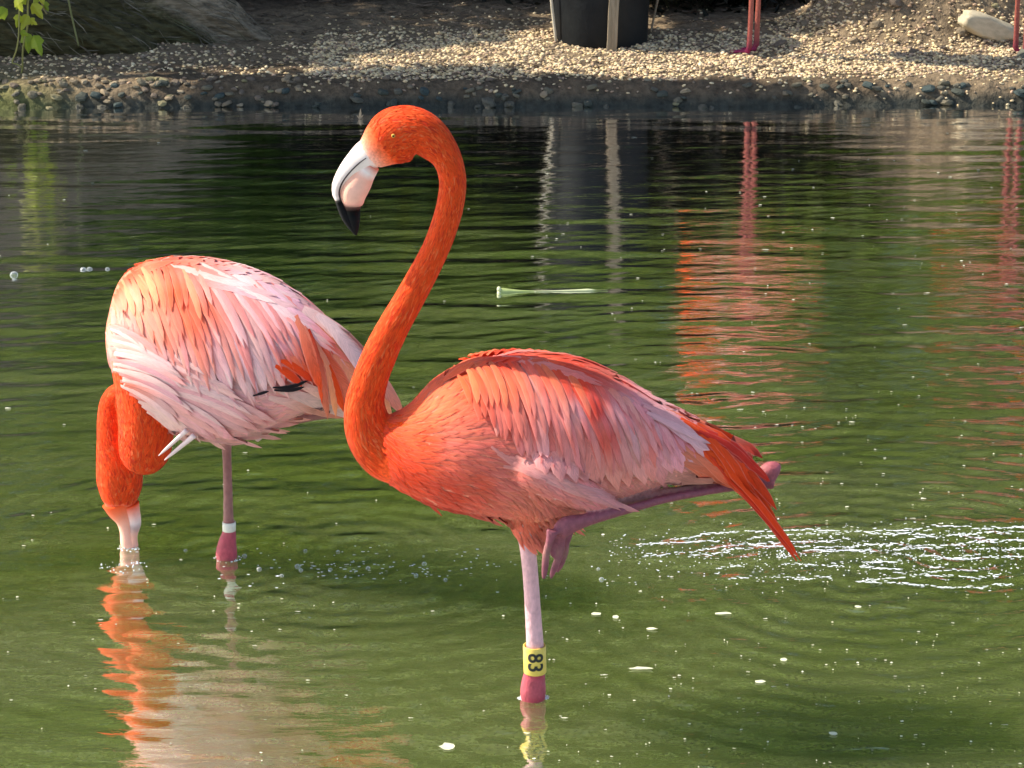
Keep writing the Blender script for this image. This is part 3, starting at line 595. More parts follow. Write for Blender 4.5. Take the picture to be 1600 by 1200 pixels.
leg2 = Loft([prow(x, y, YS, 0, a, b, c2) for x, y, a, b, c2 in [(350, 660, 28, 24, PW), (352, 684, 14, 12, PK), (354, 700, 8, 8, LEGD), (356, 760, 7.5, 7.5, LEGD), (357, 812, 8.5, 8, LEGD), (358, 832, 11, 10, HOCK), (355, 850, 15, 13, HOCK), (354, 868, 17, 14, HOCK), (357, 890, 13, 11, LEGD), (360, 980, 8, 8, LEGD), (362, 1105, 9, 9, LEGD)]], 60, 14)
leg2c = Loft([prow(x, y, YS, d, a, b, c2) for x, y, d, a, b, c2 in [(395, 668, .05, 26, 20, PW), (430, 660, .05, 12, 10, LEGD), (500, 648, .05, 8, 8, LEGD), (560, 642, .05, 9, 9, LEGD)]], 24, 12)
fp = U(362, 1105, YS)
body2 = fuse('body', [torso2, neck2a, neck2b, leg2, leg2c]+foot_lofts(fp.x, fp.y, fp.z-.005), .0030, 3, [M_plume, M_leg], [0, 0, 0, 1, 1, 1, 1, 1], back)
bv2 = bvh_of([torso2])
G2 = [(185, 470, 80, 26, 10, OR), (200, 430, 20, 30, 11, OR), (260, 412, 10, 34, 12, SA), (200, 520, 60, 28, 10, GO), (180, 560, 80, 24, 9, PK), (185, 600, 60, 24, 9, SA), (220, 620, 40, 26, 10, PK), (250, 650, 35, 28, 11, PW),
      (300, 670, 15, 32, 12, PW), (360, 670, -5, 32, 12, PW), (420, 650, -15, 32, 12, PK), (480, 625, -10, 34, 12, PW), (250, 480, 60, 36, 12, GO), (320, 480, 55, 38, 12, SA), (400, 500, 50, 40, 12, PW), (300, 580, 30, 36, 12, PW),
      (350, 420, 22, 36, 12, PK), (440, 455, 38, 38, 12, PW), (500, 510, 42, 38, 12, PK), (540, 560, 48, 38, 12, SA), (590, 610, 50, 34, 11, SA), (450, 600, 20, 32, 12, PW)]
CF2 = field([(180, 450, (.92, .17, .06)), (205, 428, (.90, .14, .05)), (260, 411, (.88, .17, .08)), (232, 452, (.97, .42, .17)), (215, 470, (.97, .55, .30)), (174, 500, (.92, .52, .38)), (192, 525, (.88, .58, .48)), (280, 465, (.88, .17, .06)), (318, 490, (.86, .22, .11)), (300, 510, (.86, .26, .14)), (255, 520, (.92, .42, .26)), (310, 550, (.86, .44, .34)),
 (330, 430, (.86, .36, .28)), (300, 420, (.88, .26, .16)), (380, 450, (.87, .62, .57)), (350, 470, (.87, .52, .45)), (440, 475, (.88, .68, .64)), (370, 530, (.86, .63, .58)), (420, 560, (.80, .56, .54)), (350, 590, (.86, .64, .56)), (395, 600, (.86, .66, .60)), (250, 575, (.86, .58, .52)), (182, 575, (.92, .42, .32)), (200, 605, (.86, .26, .16)), (215, 560, (.92, .64, .55)),
 (260, 620, (.84, .56, .51)), (230, 620, (.86, .40, .32)), (330, 640, (.82, .52, .47)), (400, 655, (.80, .48, .42)), (300, 680, (.80, .50, .46)), (470, 510, (.86, .58, .54)), (500, 515, (.88, .45, .38)), (515, 560, (.84, .16, .08)), (500, 600, (.82, .14, .07)), (548, 550, (.90, .34, .22)), (560, 600, (.90, .24, .12)), (595, 600, (.94, .42, .24)), (530, 630, (.92, .46, .28)), (620, 650, (.94, .52, .34)), (480, 620, (.82, .56, .48)), (455, 575, (.86, .16, .06))], (.96, .77, .83))
fb2 = FB(); contour(fb2, bv2, YS, (150, 395, 640, 700), G2, 6.8, CF2, None, lambda x: 655); fb2.mirror(plane2); tag(fb2.build('contour_feathers', back), kind='stuff')
fz = FB(); fuzz(fz, neck2a, 3600, .05, .9, .013, .0045, ncol, .0010); fuzz(fz, neck2b, 3000, .0, 1, .015, .005, ncol, .0012); tag(fz.build('neck_feathers', back), kind='stuff')
far2 = FB()
WL = (.86, .60, .55); SK = (.90, .12, .035); WT = (.95, .80, .72)
W2 = dict(st=11, bulge_plane=plane2)
wing_row(back, bv2, YS, [(240, 470), (310, 450), (380, 455), (440, 480)], [(318, 606), (352, 612), (388, 616), (420, 610), (452, 590), (486, 575), (520, 572)], 17, 21, CF2, .4, .003, .009, .08, back, far2, (.4, WT, .45), **W2)
wing_row(back, bv2, YS, [(205, 460), (265, 430), (335, 428), (410, 450)], [(282, 582), (315, 592), (350, 597), (385, 598), (420, 590), (455, 572), (490, 560), (520, 558)], 24, 15, CF2, .5, .005, .010, .08, back, far2, (.4, WT, .5), **W2)
wing_row(back, bv2, YS, [(192, 455), (240, 422), (300, 414), (370, 424), (430, 450)], [(245, 545), (280, 560), (315, 568), (355, 572), (400, 562), (445, 552), (485, 545), (515, 545)], 26, 13, CF2, .55, .007, .012, .09, back, far2, (.45, SK, .55), **W2)
wing_row(back, bv2, YS, [(182, 455), (215, 424), (265, 410), (320, 410), (380, 422)], [(212, 505), (250, 520), (290, 527), (335, 527), (385, 520), (430, 517), (470, 517)], 26, 12, CF2, .6, .008, .013, .10, back, far2, (.4, SK, .5), **W2)
wing_row(back, bv2, YS, [(180, 458), (210, 428), (255, 411), (300, 410)], [(195, 485), (235, 485), (280, 482), (340, 478)], 16, 12, CF2, .6, .009, .014, .10, back, far2, (.4, (.97, .5, .24), .5), **W2)
wing_row(back, bv2, YS, [(230, 411), (290, 408), (350, 413), (410, 430)], [(360, 450), (410, 470), (460, 497), (500, 527), (535, 560)], 14, 15, CF2, .6, .009, .013, -.05, back, far2, (.3, WT, .5), **W2)
wing_row(back, bv2, YS, [(184, 530), (192, 570), (210, 600), (238, 626), (260, 646)], [(300, 600), (345, 615), (395, 640), (415, 660), (370, 680), (310, 688), (285, 690)], 20, 20, CF2, .5, .004, .009, .12, back, far2, (.3, WT, .35), **W2)
wing_row(back, bv2, YS, [(181, 518), (185, 555), (194, 590), (211, 618), (234, 640)], [(262, 556), (305, 580), (345, 605), (365, 632), (345, 662), (305, 678), (272, 680)], 24, 14, CF2, .55, .006, .011, .14, back, far2, (.35, WT, .5), **W2)
wing_row(back, bv2, YS, [(176, 508), (178, 540), (185, 578), (202, 608)], [(225, 535), (255, 560), (282, 590), (290, 622), (270, 655)], 20, 12, CF2, .6, .007, .013, .14, back, far2, (.4, WT, .5), **W2)
ridge(BODY2, None, bv2, YS, back, 195, 540, 130, CF2)
tag(far2.build('wing_plumage', back), kind='stuff')
for (x0, y0, x1, y1, x2, y2, w, a, b, l0, l1) in [
    (470, 490, 550, 530, 628, 655, 26, PW, SA, .012, .016), (490, 510, 560, 560, 612, 655, 26, SA, GO, .010, .014), (500, 530, 550, 580, 590, 652, 26, SA, GO, .009, .013), (480, 530, 530, 580, 566, 650, 26, OR, SA, .010, .015),
    (470, 520, 515, 570, 540, 632, 17, OR, OR, .012, .017), (480, 520, 505, 570, 514, 645, 14, OD, SA, .014, .019), (474, 515, 500, 560, 505, 618, 12, SA, OR, .014, .018), (486, 530, 520, 575, 528, 640, 12, SA, GO, .013, .018), (460, 500, 490, 550, 502, 600, 24, SA, OR, .013, .018), (490, 500, 545, 540, 585, 610, 22, WL, PW, .014, .018),
    (450, 590, 520, 620, 612, 660, 18, PW, GO, .004, .008), (430, 606, 490, 622, 560, 652, 20, PW, PW, .003, .006), (420, 620, 480, 635, 540, 650, 18, PW, SA, .002, .006),
    (440, 562, 465, 568, 488, 592, 15, OR, OD, .010, .012), (432, 570, 450, 576, 472, 598, 14, OR, OD, .010, .012), (448, 556, 470, 562, 490, 582, 14, SA, OR, .010, .012)]:
    f = FB(); drape(f, bv2, YS, [(x0, y0), (x1, y1), (x2, y2)], w, a, b, l0, l1, st=11, seedu=random.randint(0, 60), tipround=.4); f.build('tail_feather', back)
BLK = (.015, .012, .015)
for (x0, y0, x1, y1, x2, y2, w) in [(428, 600, 452, 602, 482, 590, 6), (430, 604, 456, 606, 476, 598, 7), (398, 613, 410, 609, 422, 605, 5)]:
    f = FB(); drape(f, bv2, YS, [(x0, y0), (x1, y1), (x2, y2)], w, BLK, BLK, .012, .014, seedu=3, tipround=.5); f.build('flight_feather', back)
for (x0, y0, x1, y1, w) in [(292, 672, 248, 712, 8), (304, 680, 257, 719, 9)]:
    p = [prow(x0+(x1-x0)*q, y0+(y1-y0)*q, YS, -.07+.03*q, w*.42*k, w*.3*k, (.78, .60, .56)) for q, k in ((0, 1.25), (.3, 1.0), (.75, .7), (1, .2))]
    l = Loft(p, 14, 10); V, C, Fc = l.mesh(); mesh_obj('wing_quill', V, Fc, M_bill, back, True, np.array(C))
bill_piece('upper_bill', [prow(x, y, YS, .065, a, b, c2) for x, y, a, b, c2 in [(185, 785, 26, 20, OR), (189, 798, 21, 18, (.90, .20, .09)), (195, 813, 14, 14, (.92, .40, .27)), (198, 830, 11, 12, BP), (200, 848, 12, 12, BP), (204, 868, 11, 10, BP), (210, 890, 5, 5, BK)]], back)
bill_piece('lower_bill', [prow(x, y, YS, .065, a, b, c2) for x, y, a, b, c2 in [(203, 788, 15, 16, OR), (207, 800, 12, 14.5, (.90, .40, .30)), (210, 813, 10.5, 13, (.90, .66, .58)), (210, 822, 9.5, 12, (.55, .38, .34)), (208, 836, 7, 10, BP), (209, 852, 7, 9, BP), (213, 870, 9, 9, BP), (213, 888, 4, 4, BK)]], back)
leg_band(358, 815, 358, 829, YS, .0105, M_wband, back)
eye(U(181, 760, YS)+Vector((0, -.022+.065, 0)), .0040, back)

# ================================================================== flamingos on the far bank
def bank_bird(name_label, px, py, mirror, yaw):
    g0 = GB(px, py); root = empty('flamingo', (0, 0, 0)); ox, oz = U(834, 1092, YF).x, .34
    rows_t = torso1.a[::3].copy(); rows_n = neck1.a[::4].copy()
    for r in (rows_t, rows_n): r[:, 0] -= ox; r[:, 1] -= YF; r[:, 2] += oz
    lt = Loft(rows_t, 40, 22, True); ln = Loft(rows_n, 70, 14); ls = []
    for s in (-1, 1):
        y = s*.035; c1, c2 = (.34, .085, .06), (.20, .025, .05)
        ls.append(Loft([[-.02+.012*s, y*.8, .62+oz-.34, .03, .026, *SA], [-.01, y, .54+oz-.34, .012, .011, *c1], [0.0, y, .36, .011, .010, *c1], [.002, y, .33, .018, .016, *c2], [0, y, .29, .0115, .010, *c1], [-.004, y, .10, .011, .010, *c1], [-.006, y, .02, .013, .012, *c2]], 30, 10))
        ls += foot_lofts(-.006, y, -.002, 1.0, (.30, .02, .08), math.pi+.25*s)
    b = fuse('body', [lt, ln]+ls, .006, 2, [M_plume, M_leg], [0, 0]+[1]*8, root)
    fr = FB(); fuzz(fr, lt, 900, .05, .85, .05, .022, lambda t, a: [OR, (.94, .30, .16), PW, PK][random.randint(0, 3)], .006)
    tag(fr.build('contour_feathers', root), kind='stuff')
    hx = rows_n[0]; 
    bl = Loft([[hx[0]-.00, 0, hx[2], .026, .02, *BW], [hx[0]-.03, 0, hx[2]-.025, .022, .018, *BP], [hx[0]-.045, 0, hx[2]-.06, .018, .015, *BP], [hx[0]-.042, 0, hx[2]-.085, .012, .01, *BK], [hx[0]-.03, 0, hx[2]-.115, .003, .003, *BK]], 20, 12)
    V, C, Fc = bl.mesh(); mesh_obj('bill', V, Fc, M_bill, root, True, np.array(C))
    root.location = g0; root.rotation_euler = (0, 0, yaw); root.scale = (mirror*.98, .98, .98)
    tag(root, name_label, 'flamingo', 'flamingos'); return root
b3 = bank_bird('flamingo on the far bank right of the black pot, only its two legs in view', 1178, 84, 1, math.radians(-28))
b4 = b3.copy(); col.objects.link(b4)
for ch in list(b3.children):
    d = ch.copy(); col.objects.link(d); d.parent = b4
g0 = GB(1592, 88); b4.location = g0; b4.rotation_euler = (0, 0, math.radians(200))
b4['label'] = 'flamingo on the far bank at the right edge beside the pale boulder'

# ------------------------------------------------------------------ far bank: stones, pebbles, boulder, roots
def rock_mesh(seed, cuts=2, rough=.25, flat=.75, mat=None, colr=(.3, .24, .16)):
    bm = bmesh.new(); bmesh.ops.create_icosphere(bm, subdivisions=cuts, radius=1)
    r = random.Random(seed); off = Vector((r.random()*50, r.random()*50, r.random()*50))
    for v in bm.verts:
        n = mnoise.noise(v.co*1.1+off)*rough*1.6 + mnoise.noise(v.co*2.6+off)*rough*.7; v.co = v.co*(1+n)
        for k in range(3):
            v.co[k] = max(-.82, min(.82, v.co[k]))
        v.co.z *= flat
    me = bpy.data.meshes.new('stone'); bm.to_mesh(me); bm.free()
    a = me.color_attributes.new('Col', 'FLOAT_COLOR', 'POINT')
    for i in range(len(me.vertices)): k = .85+.3*r.random(); a.data[i].color = (colr[0]*k, colr[1]*k, colr[2]*k, 1)
    me.materials.append(mat or M_pebble); return me
wet_stones = [rock_mesh(i, 2, .35, .7, None, cc) for i, cc in enumerate([(.06, .065, .05), (.10, .09, .065), (.045, .06, .055), (.14, .12, .08)])]
dry_stones = [rock_mesh(10+i, 2, .35, .7, None, cc) for i, cc in enumerate([(.28, .21, .13), (.20, .155, .10), (.32, .25, .16), (.16, .12, .085), (.22, .19, .10)])]
def put_stone(me, x, y, s, sink=.35, parent=ground):
    o = bpy.data.objects.new('stone', me); col.objects.link(o); o.parent = parent
    o.location = (x, y, gh(x, y)+s*(.5-sink)); o.scale = (s*random.uniform(.8, 1.5), s*random.uniform(.7, 1.1), s*random.uniform(.6, 1.0)); o.rotation_euler = (random.uniform(-.4, .4), random.uniform(-.4, .4), random.uniform(0, 6.3)); return o
for i in range(190):
    x = random.uniform(-1.95, 1.95); d = random.uniform(-.03, .09); y = float(shore_y(np.array([x]))[0])+d
    put_stone(random.choice(wet_stones), x, y, random.uniform(.010, .024))
for i in range(150):                             # rubble along the sunlit lip on the left
    x = random.uniform(-1.95, -.75) if i < 125 else random.uniform(-.7, 1.9); y = float(shore_y(np.array([x]))[0])+random.uniform(.02, .16)
    put_stone(random.choice(dry_stones), x, y, random.uniform(.008, .019))
for i in range(40):
    x = random.gauss(1.55, .28); y = 9.35+random.gauss(0, .14); put_stone(random.choice(dry_stones), x, y, random.uniform(.012, .032))
# loose pebbles
def pebble_base():
    bm = bmesh.new(); bmesh.ops.create_icosphere(bm, subdivisions=1, radius=1); bm.verts.ensure_lookup_table()
    V = np.array([v.co[:] for v in bm.verts]); Fc = np.array([[v.index for v in f.verts] for f in bm.faces]); bm.free(); return V, Fc
pv, pf = pebble_base()
def pebbles(name, pts, s0, s1, pal, label):
    n = len(pts); V = []; C = []
    R = rng.random((n, 6)); ang = R[:, 0]*6.283; sx = s0+(s1-s0)*R[:, 1]**1.5; sy = sx*(.55+.4*R[:, 2]); sz = sx*(.30+.3*R[:, 3])
    base = pv[None]*np.stack([sx, sy, sz], 1)[:, None, :]*(1+.16*(rng.random((n, len(pv), 3))-.5))
    tilt = (R[:, 4]-.5)*1.0; ct, st_ = np.cos(tilt)[:, None], np.sin(tilt)[:, None]
    x, y, z = base[..., 0], base[..., 1], base[..., 2]; x, z = x*ct-z*st_, x*st_+z*ct
    ca, sa = np.cos(ang)[:, None], np.sin(ang)[:, None]; X2, Y2 = x*ca-y*sa, x*sa+y*ca
    V = np.stack([X2+pts[:, 0:1], Y2+pts[:, 1:2], z+pts[:, 2:3]+sz[:, None]*.35], 2).reshape(-1, 3)
    Fc = (pf[None]+(np.arange(n)*len(pv))[:, None, None]).reshape(-1, 3)
    pal = np.array(pal); cc = pal[rng.integers(0, len(pal), n)]*(.75+.5*rng.random((n, 1))); C = np.repeat(cc, len(pv), 0)
    o = mesh_obj(name, V, Fc, M_pebble, None, True, C); return tag(o, label, 'gravel', kind='stuff')
N = 60000; px_ = rng.uniform(-2.2, 2.2, N); py_ = rng.uniform(8.55, 10.2, N)
dd = py_-shore_y(px_)
# gravel is dense on the flat behind the lip, thin on the lip itself and thin under the left root
dens = smooth01((dd-.13)/.12)*smooth01((10.0-py_)/.5) + .12
dens *= np.where(px_ < -.75, .18, 1.0)*np.where((px_ < -.3) & (py_ > 9.25), .25, 1.0)*np.where(py_ > 9.5+.25*(px_ > 1), .15, 1.0)*np.where((py_ > 9.42) & (px_ > .3) & (px_ < 1.05), .3, 1.0)
dens *= np.clip(.75+1.6*fbm(px_*4, py_*4, 77), .1, 1.2)
rr_ = np.sqrt(((px_-1.72)/.62)**2+((py_-9.62)/.42)**2); dens *= np.where(rr_ < .75, .35, 1)
k_ = (rng.random(N) < dens) & (dd > .02); pts = np.stack([px_[k_], py_[k_], ground_h(px_[k_], py_[k_])], 1)
pebbles('gravel', pts, .005, .0115, [(.74, .56, .31), (.66, .48, .25), (.78, .62, .38), (.42, .28, .18), (.60, .45, .26), (.30, .22, .15)], 'pale tan wood chips and pebbles scattered over the far bank')
# boulder
bo = empty('boulder', (0, 0, 0)); bl = GB(1545, 62); bl.y += .05
bme = rock_mesh(91, 4, .16, .62, None, (.50, .42, .28)); bo_ = bpy.data.objects.new('boulder', bme); col.objects.link(bo_)
bpy.data.objects.remove(bo); bo_.location = (bl.x, bl.y, bl.z+.035); bo_.scale = (.135, .085, .085); bo_.rotation_euler = (0, math.radians(22), math.radians(8)); bme.shade_smooth()
tag(bo_, 'pale tan boulder half buried in the soil heap at right', 'boulder')
o = bpy.data.objects.new('boulder', rock_mesh(95, 3, .22, .7, None, (.12, .12, .09))); col.objects.link(o); p = GB(1596, 92); o.location = p+Vector((.05, .03, .0)); o.scale = (.08, .06, .06); o.rotation_euler = (0, -.5, .4)
tag(o, 'dark grey stone at the right edge below the pale boulder', 'boulder')
# old root mass on the left
def nrow(px, py, Y0, rn, rb, c2): p = U(px, py, Y0); s = scale_at(p); return [p.x, p.y, p.z, rn/s, rb/s, *c2]
RB = (.26, .20, .13); RG = (.085, .072, .032)  # second colour: mossy roots, darkened to stand for shade in the crevices
rt = empty('tree_root', (-1.7, 9.3, .1))
roots = [Loft([nrow(-160, -190, 9.7, 150, 120, RB), nrow(60, -70, 9.6, 115, 110, RB), nrow(220, -5, 9.5, 84, 90, RB), nrow(320, 42, 9.45, 58, 70, RB), nrow(400, 76, 9.4, 32, 44, RB), nrow(455, 98, 9.35, 14, 24, RB), nrow(500, 108, 9.32, 4, 8, RB)], 60, 28),
         Loft([nrow(-120, 20, 9.25, 75, 80, RG), nrow(20, 40, 9.22, 66, 78, RG), nrow(120, 55, 9.2, 52, 70, RG), nrow(200, 75, 9.2, 36, 52, RG), nrow(250, 92, 9.2, 16, 26, RG), nrow(280, 100, 9.2, 4, 8, RG)], 50, 26),
         Loft([nrow(100, -40, 9.5, 66, 60, RG), nrow(210, 30, 9.36, 50, 52, RG), nrow(290, 70, 9.3, 32, 34, RG), nrow(340, 98, 9.25, 14, 18, RG)], 40, 22)]
def rdisp(co):
    x, y, z = co[:, 0], co[:, 1], co[:, 2]; s = x*.90 - z*.43; t = x*.43+z*.90
    n = (.25-np.abs(fbm(s*2.0+3, t*11+y*7, 5, 4)))*.22 - .03 + fbm(s*5, t*40+y*20, 15, 3)*.035 + fbm(x*5, z*5+y*4, 9, 3)*.09
    c0 = co - np.array([0, 9.45, 0.1]); c0[:, 0] = 0; l = np.linalg.norm(c0, axis=1)[:, None]+1e-6
    return co + c0/l*n[:, None]
fuse('root_flare', roots, .008, 1, [attr_mat('root_wood', .93, .15, (.35, 1.5), 30, 1.0, .02, 0, (.35, 1, 2.2))], [0, 0, 0], rt, rdisp)
tag(rt, 'gnarled grey brown root mass with dry fibres on the left of the far bank', 'tree root')
rbv = bvh_of(roots); fbr = FB()
for _ in range(200):
    x, y = random.uniform(0, 440), random.uniform(-20, 100)
    h = rbv.ray_cast(cam.location, ray(x, y).normalized())
    if h[0] is None: continue
    an = math.radians(random.gauss(24, 22)); ln = random.uniform(14, 60); k = random.uniform(.4, 1.3)
    cc = [v*k*.6 for v in ((.30, .25, .17) if random.random() < .6 else (.13, .13, .06))]
    drape(fbr, rbv, 9.4, [(x, y), (x+ln*.5*math.cos(an), y+ln*.5*math.sin(an)-random.uniform(-4, 7)), (x+ln*math.cos(an), y+ln*math.sin(an))], random.uniform(.8, 1.7), cc, cc, .016, .022, 5, 2, 0, 3, .3)
M_fib = attr_mat('dry_fibre', .85, .2, (.7, 1.2), 30, 0)
tag(fbr.build('dry_fibres', rt, M_fib), kind='stuff')

# litter twigs on the bank
tw = FB()
for _ in range(900):
    x = random.uniform(-1.2, 1.2); y = random.uniform(8.65, 10.6) if random.random() < .35 else random.uniform(9.4, 10.6); a = random.uniform(0, 6.28); l = random.uniform(.015, .07); w = random.uniform(.0012, .005)
    k = random.uniform(.5, 1.6); cc = (.12*k, .085*k, .055*k); z = gh(x, y)+.006; d = Vector((math.cos(a), math.sin(a), random.uniform(-.1, .25)))*l; n = Vector((-d.y, d.x, 0)).normalized()*w; p = Vector((x, y, z))
    tw.add([[p-n, p+Vector((0, 0, w)), p+n], [p+d*.5-n*1.6, p+d*.5+Vector((0, 0, w)), p+d*.5+n*1.6], [p+d-n*.2, p+d+Vector((0, 0, w)), p+d+n*.2]], [[cc]*3]*3, [[(0, 0)]*3]*3)
tag(tw.build('leaf_litter', None, M_fib), 'dry twigs and dead leaves lying on the shaded bank', 'leaf litter', kind='stuff')

# ------------------------------------------------------------------ pot, stakes
def lathe(prof, m=40):
    V = []; 
    for r, z in prof:
        for k in range(m): V.append((r*math.cos(2*math.pi*k/m), r*math.sin(2*math.pi*k/m), z))
    Fc = [(i*m+k, i*m+(k+1) % m, (i+1)*m+(k+1) % m, (i+1)*m+k) for i in range(len(prof)-1) for k in range(m)]
    return V, Fc
pp = GB(942, 76); pp.y += .17; pz = gh(pp.x, pp.y); sP = scale_at(pp); R0 = 72/sP
pot = empty('plant_pot', (pp.x, pp.y, pz-.02))
V, Fc = lathe([(0.0, 0), (R0*.96, 0), (R0, .02), (R0*1.10, .50), (R0*1.11, .51), (R0*1.17, .512), (R0*1.18, .56), (R0*1.12, .565), (R0*1.09, .55), (R0*1.07, .50), (0, .49)], 48)
M_pot = simple_mat('black_plastic', (.007, .008, .009), (.016, .018, .018), .6, 7, .2, 40, .22)
po = mesh_obj('pot_shell', [(a+pp.x, b+pp.y, c2+pz-.02) for a, b, c2 in V], Fc, M_pot, pot); 
tag(pot, 'large black plastic plant pot standing on the sunlit gravel', 'plant pot')
soil = lathe([(0, .515), (R0*1.06, .505)], 30); mesh_obj('potting_soil', [(a+pp.x, b+pp.y, c2+pz) for a, b, c2 in soil[0]], soil[1], simple_mat('potting_soil', (.02, .014, .01), (.05, .035, .02), .95), pot)
M_wood = simple_mat('weathered_wood', (.20, .15, .09), (.38, .30, .20), .85, 10, .5, 40, .2, (6, 6, .6)); M_cane = simple_mat('pale_cane', (.50, .43, .30), (.66, .58, .42), .6, 12, .2, 50, .3, (4, 4, .5))
def stake(px, py, px1, hgt, w, d, mat, label, dy=0, rnd=False):
    a = GB(px, py); a.y += dy; top = U(px1, 0, a.y); k = hgt/max(.05, top.z-a.z); b = a + (top-a)*k; ax = (b-a).normalized(); a = a-ax*.05
    sx = Vector((1, 0, 0)); sy = ax.cross(sx).normalized(); sx = sy.cross(ax); V = []; m = 10 if rnd else 8
    n = 9
    for i in range(n):
        p = a.lerp(b, i/(n-1)) + sx*.0015*math.sin(i*1.9) 
        for k2 in range(m):
            an = 2*math.pi*(k2+.5)/m
            if rnd: q = (math.cos(an)*w/2, math.sin(an)*w/2)
            else: q = [(w/2, -d*.4), (w/2, d*.4), (w*.46, d/2), (-w*.46, d/2), (-w/2, d*.4), (-w/2, -d*.4), (-w*.46, -d/2), (w*.46, -d/2)][k2]
            V.append(tuple(p+sx*q[0]+sy*q[1]))
    Fc = [(i*m+k2, i*m+(k2+1) % m, (i+1)*m+(k2+1) % m, (i+1)*m+k2) for i in range(n-1) for k2 in range(m)] + [tuple(range(m))[::-1], tuple((n-1)*m+k2 for k2 in range(m))]
    o = mesh_obj('stake', V, Fc, mat, None, rnd); return tag(o, label, 'stake', 'stakes around the plant pot')
stake(868, 66, 862, .62, .012, .012, M_cane, 'thin pale cane stuck in the gravel left of the black pot', 0, True)
stake(955, 79, 960, .66, .038, .014, M_wood, 'flat weathered wooden slat leaning on the front of the black pot', -.005)
stake(1017, 62, 1028, .60, .009, .009, M_wood, 'thin dark cane standing right of the black pot', .1, True)

# ------------------------------------------------------------------ foliage
def leaf_cloud(blobs, n, size, pal, seed=0, drop=.15):
    """leaf quads gathered in clumps inside ellipsoids (centre, radii)"""
    r = np.random.default_rng(seed); vol = np.array([b[1][0]*b[1][1]*b[1][2] for b in blobs])**.8; vol = vol/vol.sum()
    ncl = max(8, n//14); bi = r.choice(len(blobs), ncl, p=vol); d = r.normal(size=(ncl, 3)); d /= np.linalg.norm(d, axis=1)[:, None]; rad = r.random(ncl)**.45
    cen = np.array([b[0] for b in blobs], dtype=float)[bi]; rd = np.array([b[1] for b in blobs], dtype=float)[bi]; cc = cen + d*rad[:, None]*rd
    li = np.repeat(np.arange(ncl), 14); P = cc[li] + r.normal(size=(len(li), 3))*size*1.6
    a = r.normal(size=P.shape); a /= np.linalg.norm(a, axis=1)[:, None]; b = r.normal(size=P.shape); b -= a*(a*b).sum(1)[:, None]; b /= np.linalg.norm(b, axis=1)[:, None]
    s = size*(.6+.8*r.random((len(P), 1))); nrm = np.cross(a, b)*s*.18
    V = np.stack([P-a*s, P-b*s*.42+nrm, P+a*s, P+b*s*.42+nrm], 1).reshape(-1, 3)
    i = np.arange(len(P))*4; Fc = np.concatenate([np.stack([i, i+1, i+2], 1), np.stack([i, i+2, i+3], 1)])
    pal = np.array(pal); cl = pal[r.integers(0, len(pal), ncl)]*(.7+.6*r.random((ncl, 1))); C = np.repeat(cl[li]*(.85+.3*r.random((len(P), 1))), 4, 0)
    return V, Fc, C
GD = [(.035, .065, .018), (.045, .085, .02), (.06, .095, .025), (.03, .05, .02)]; GM = [(.08, .14, .02), (.12, .19, .03), (.06, .11, .02)]; GY = [(.16, .21, .03), (.20, .24, .04), (.11, .17, .03)]
def tree(name, base, h, trunk_r, blobs, n, size, pal, label, cat='tree', group=None, seed=0, lean=(0, 0)):
    root = empty(name, base); b = Vector(base); t = Vector((base[0]+lean[0], base[1]+lean[1], base[2]+h)); rows = []
    for q in np.linspace(0, 1, 8):
        p = b.lerp(t, q)+Vector((math.sin(q*5+seed), math.cos(q*4+seed), 0))*.04*h*q*(1-q)*2; rr2 = trunk_r*(1.6-1.2*q**.3 if q < .2 else 1-.65*q)
        rows.append([p.x, p.y, p.z-(.1 if q == 0 else 0), rr2, rr2, .1, .08, .05])
    ls = [Loft(rows, 18, 12)]
    for k, bl2 in enumerate(blobs[:6]):
        s = b.lerp(t, .55+.07*k); e = Vector(bl2[0]); mm = s.lerp(e, .5)+Vector((0, 0, .1)); r0 = trunk_r*.4
        ls.append(Loft([[*s, r0, r0, .1, .08, .05], [*mm, r0*.65, r0*.65, .1, .08, .05], [*e, r0*.2, r0*.2, .1, .08, .05]], 10, 8))
    V, Fc = [], []
    for l in ls:
        v, c2, f = l.mesh(); o = len(V); V += v; Fc += [tuple(i+o for i in q) for q in f]
    mesh_obj('trunk', V, Fc, M_bark, root)
    V, Fc, C = leaf_cloud(blobs, n, size, pal, seed); mesh_obj('crown', V, Fc, M_leaf, root, False, C)
    return tag(root, label, cat, group)
def sunside(x, y, t, z=0): return (x+SUN.x*t, y+SUN.y*t, z+SUN.z*t)
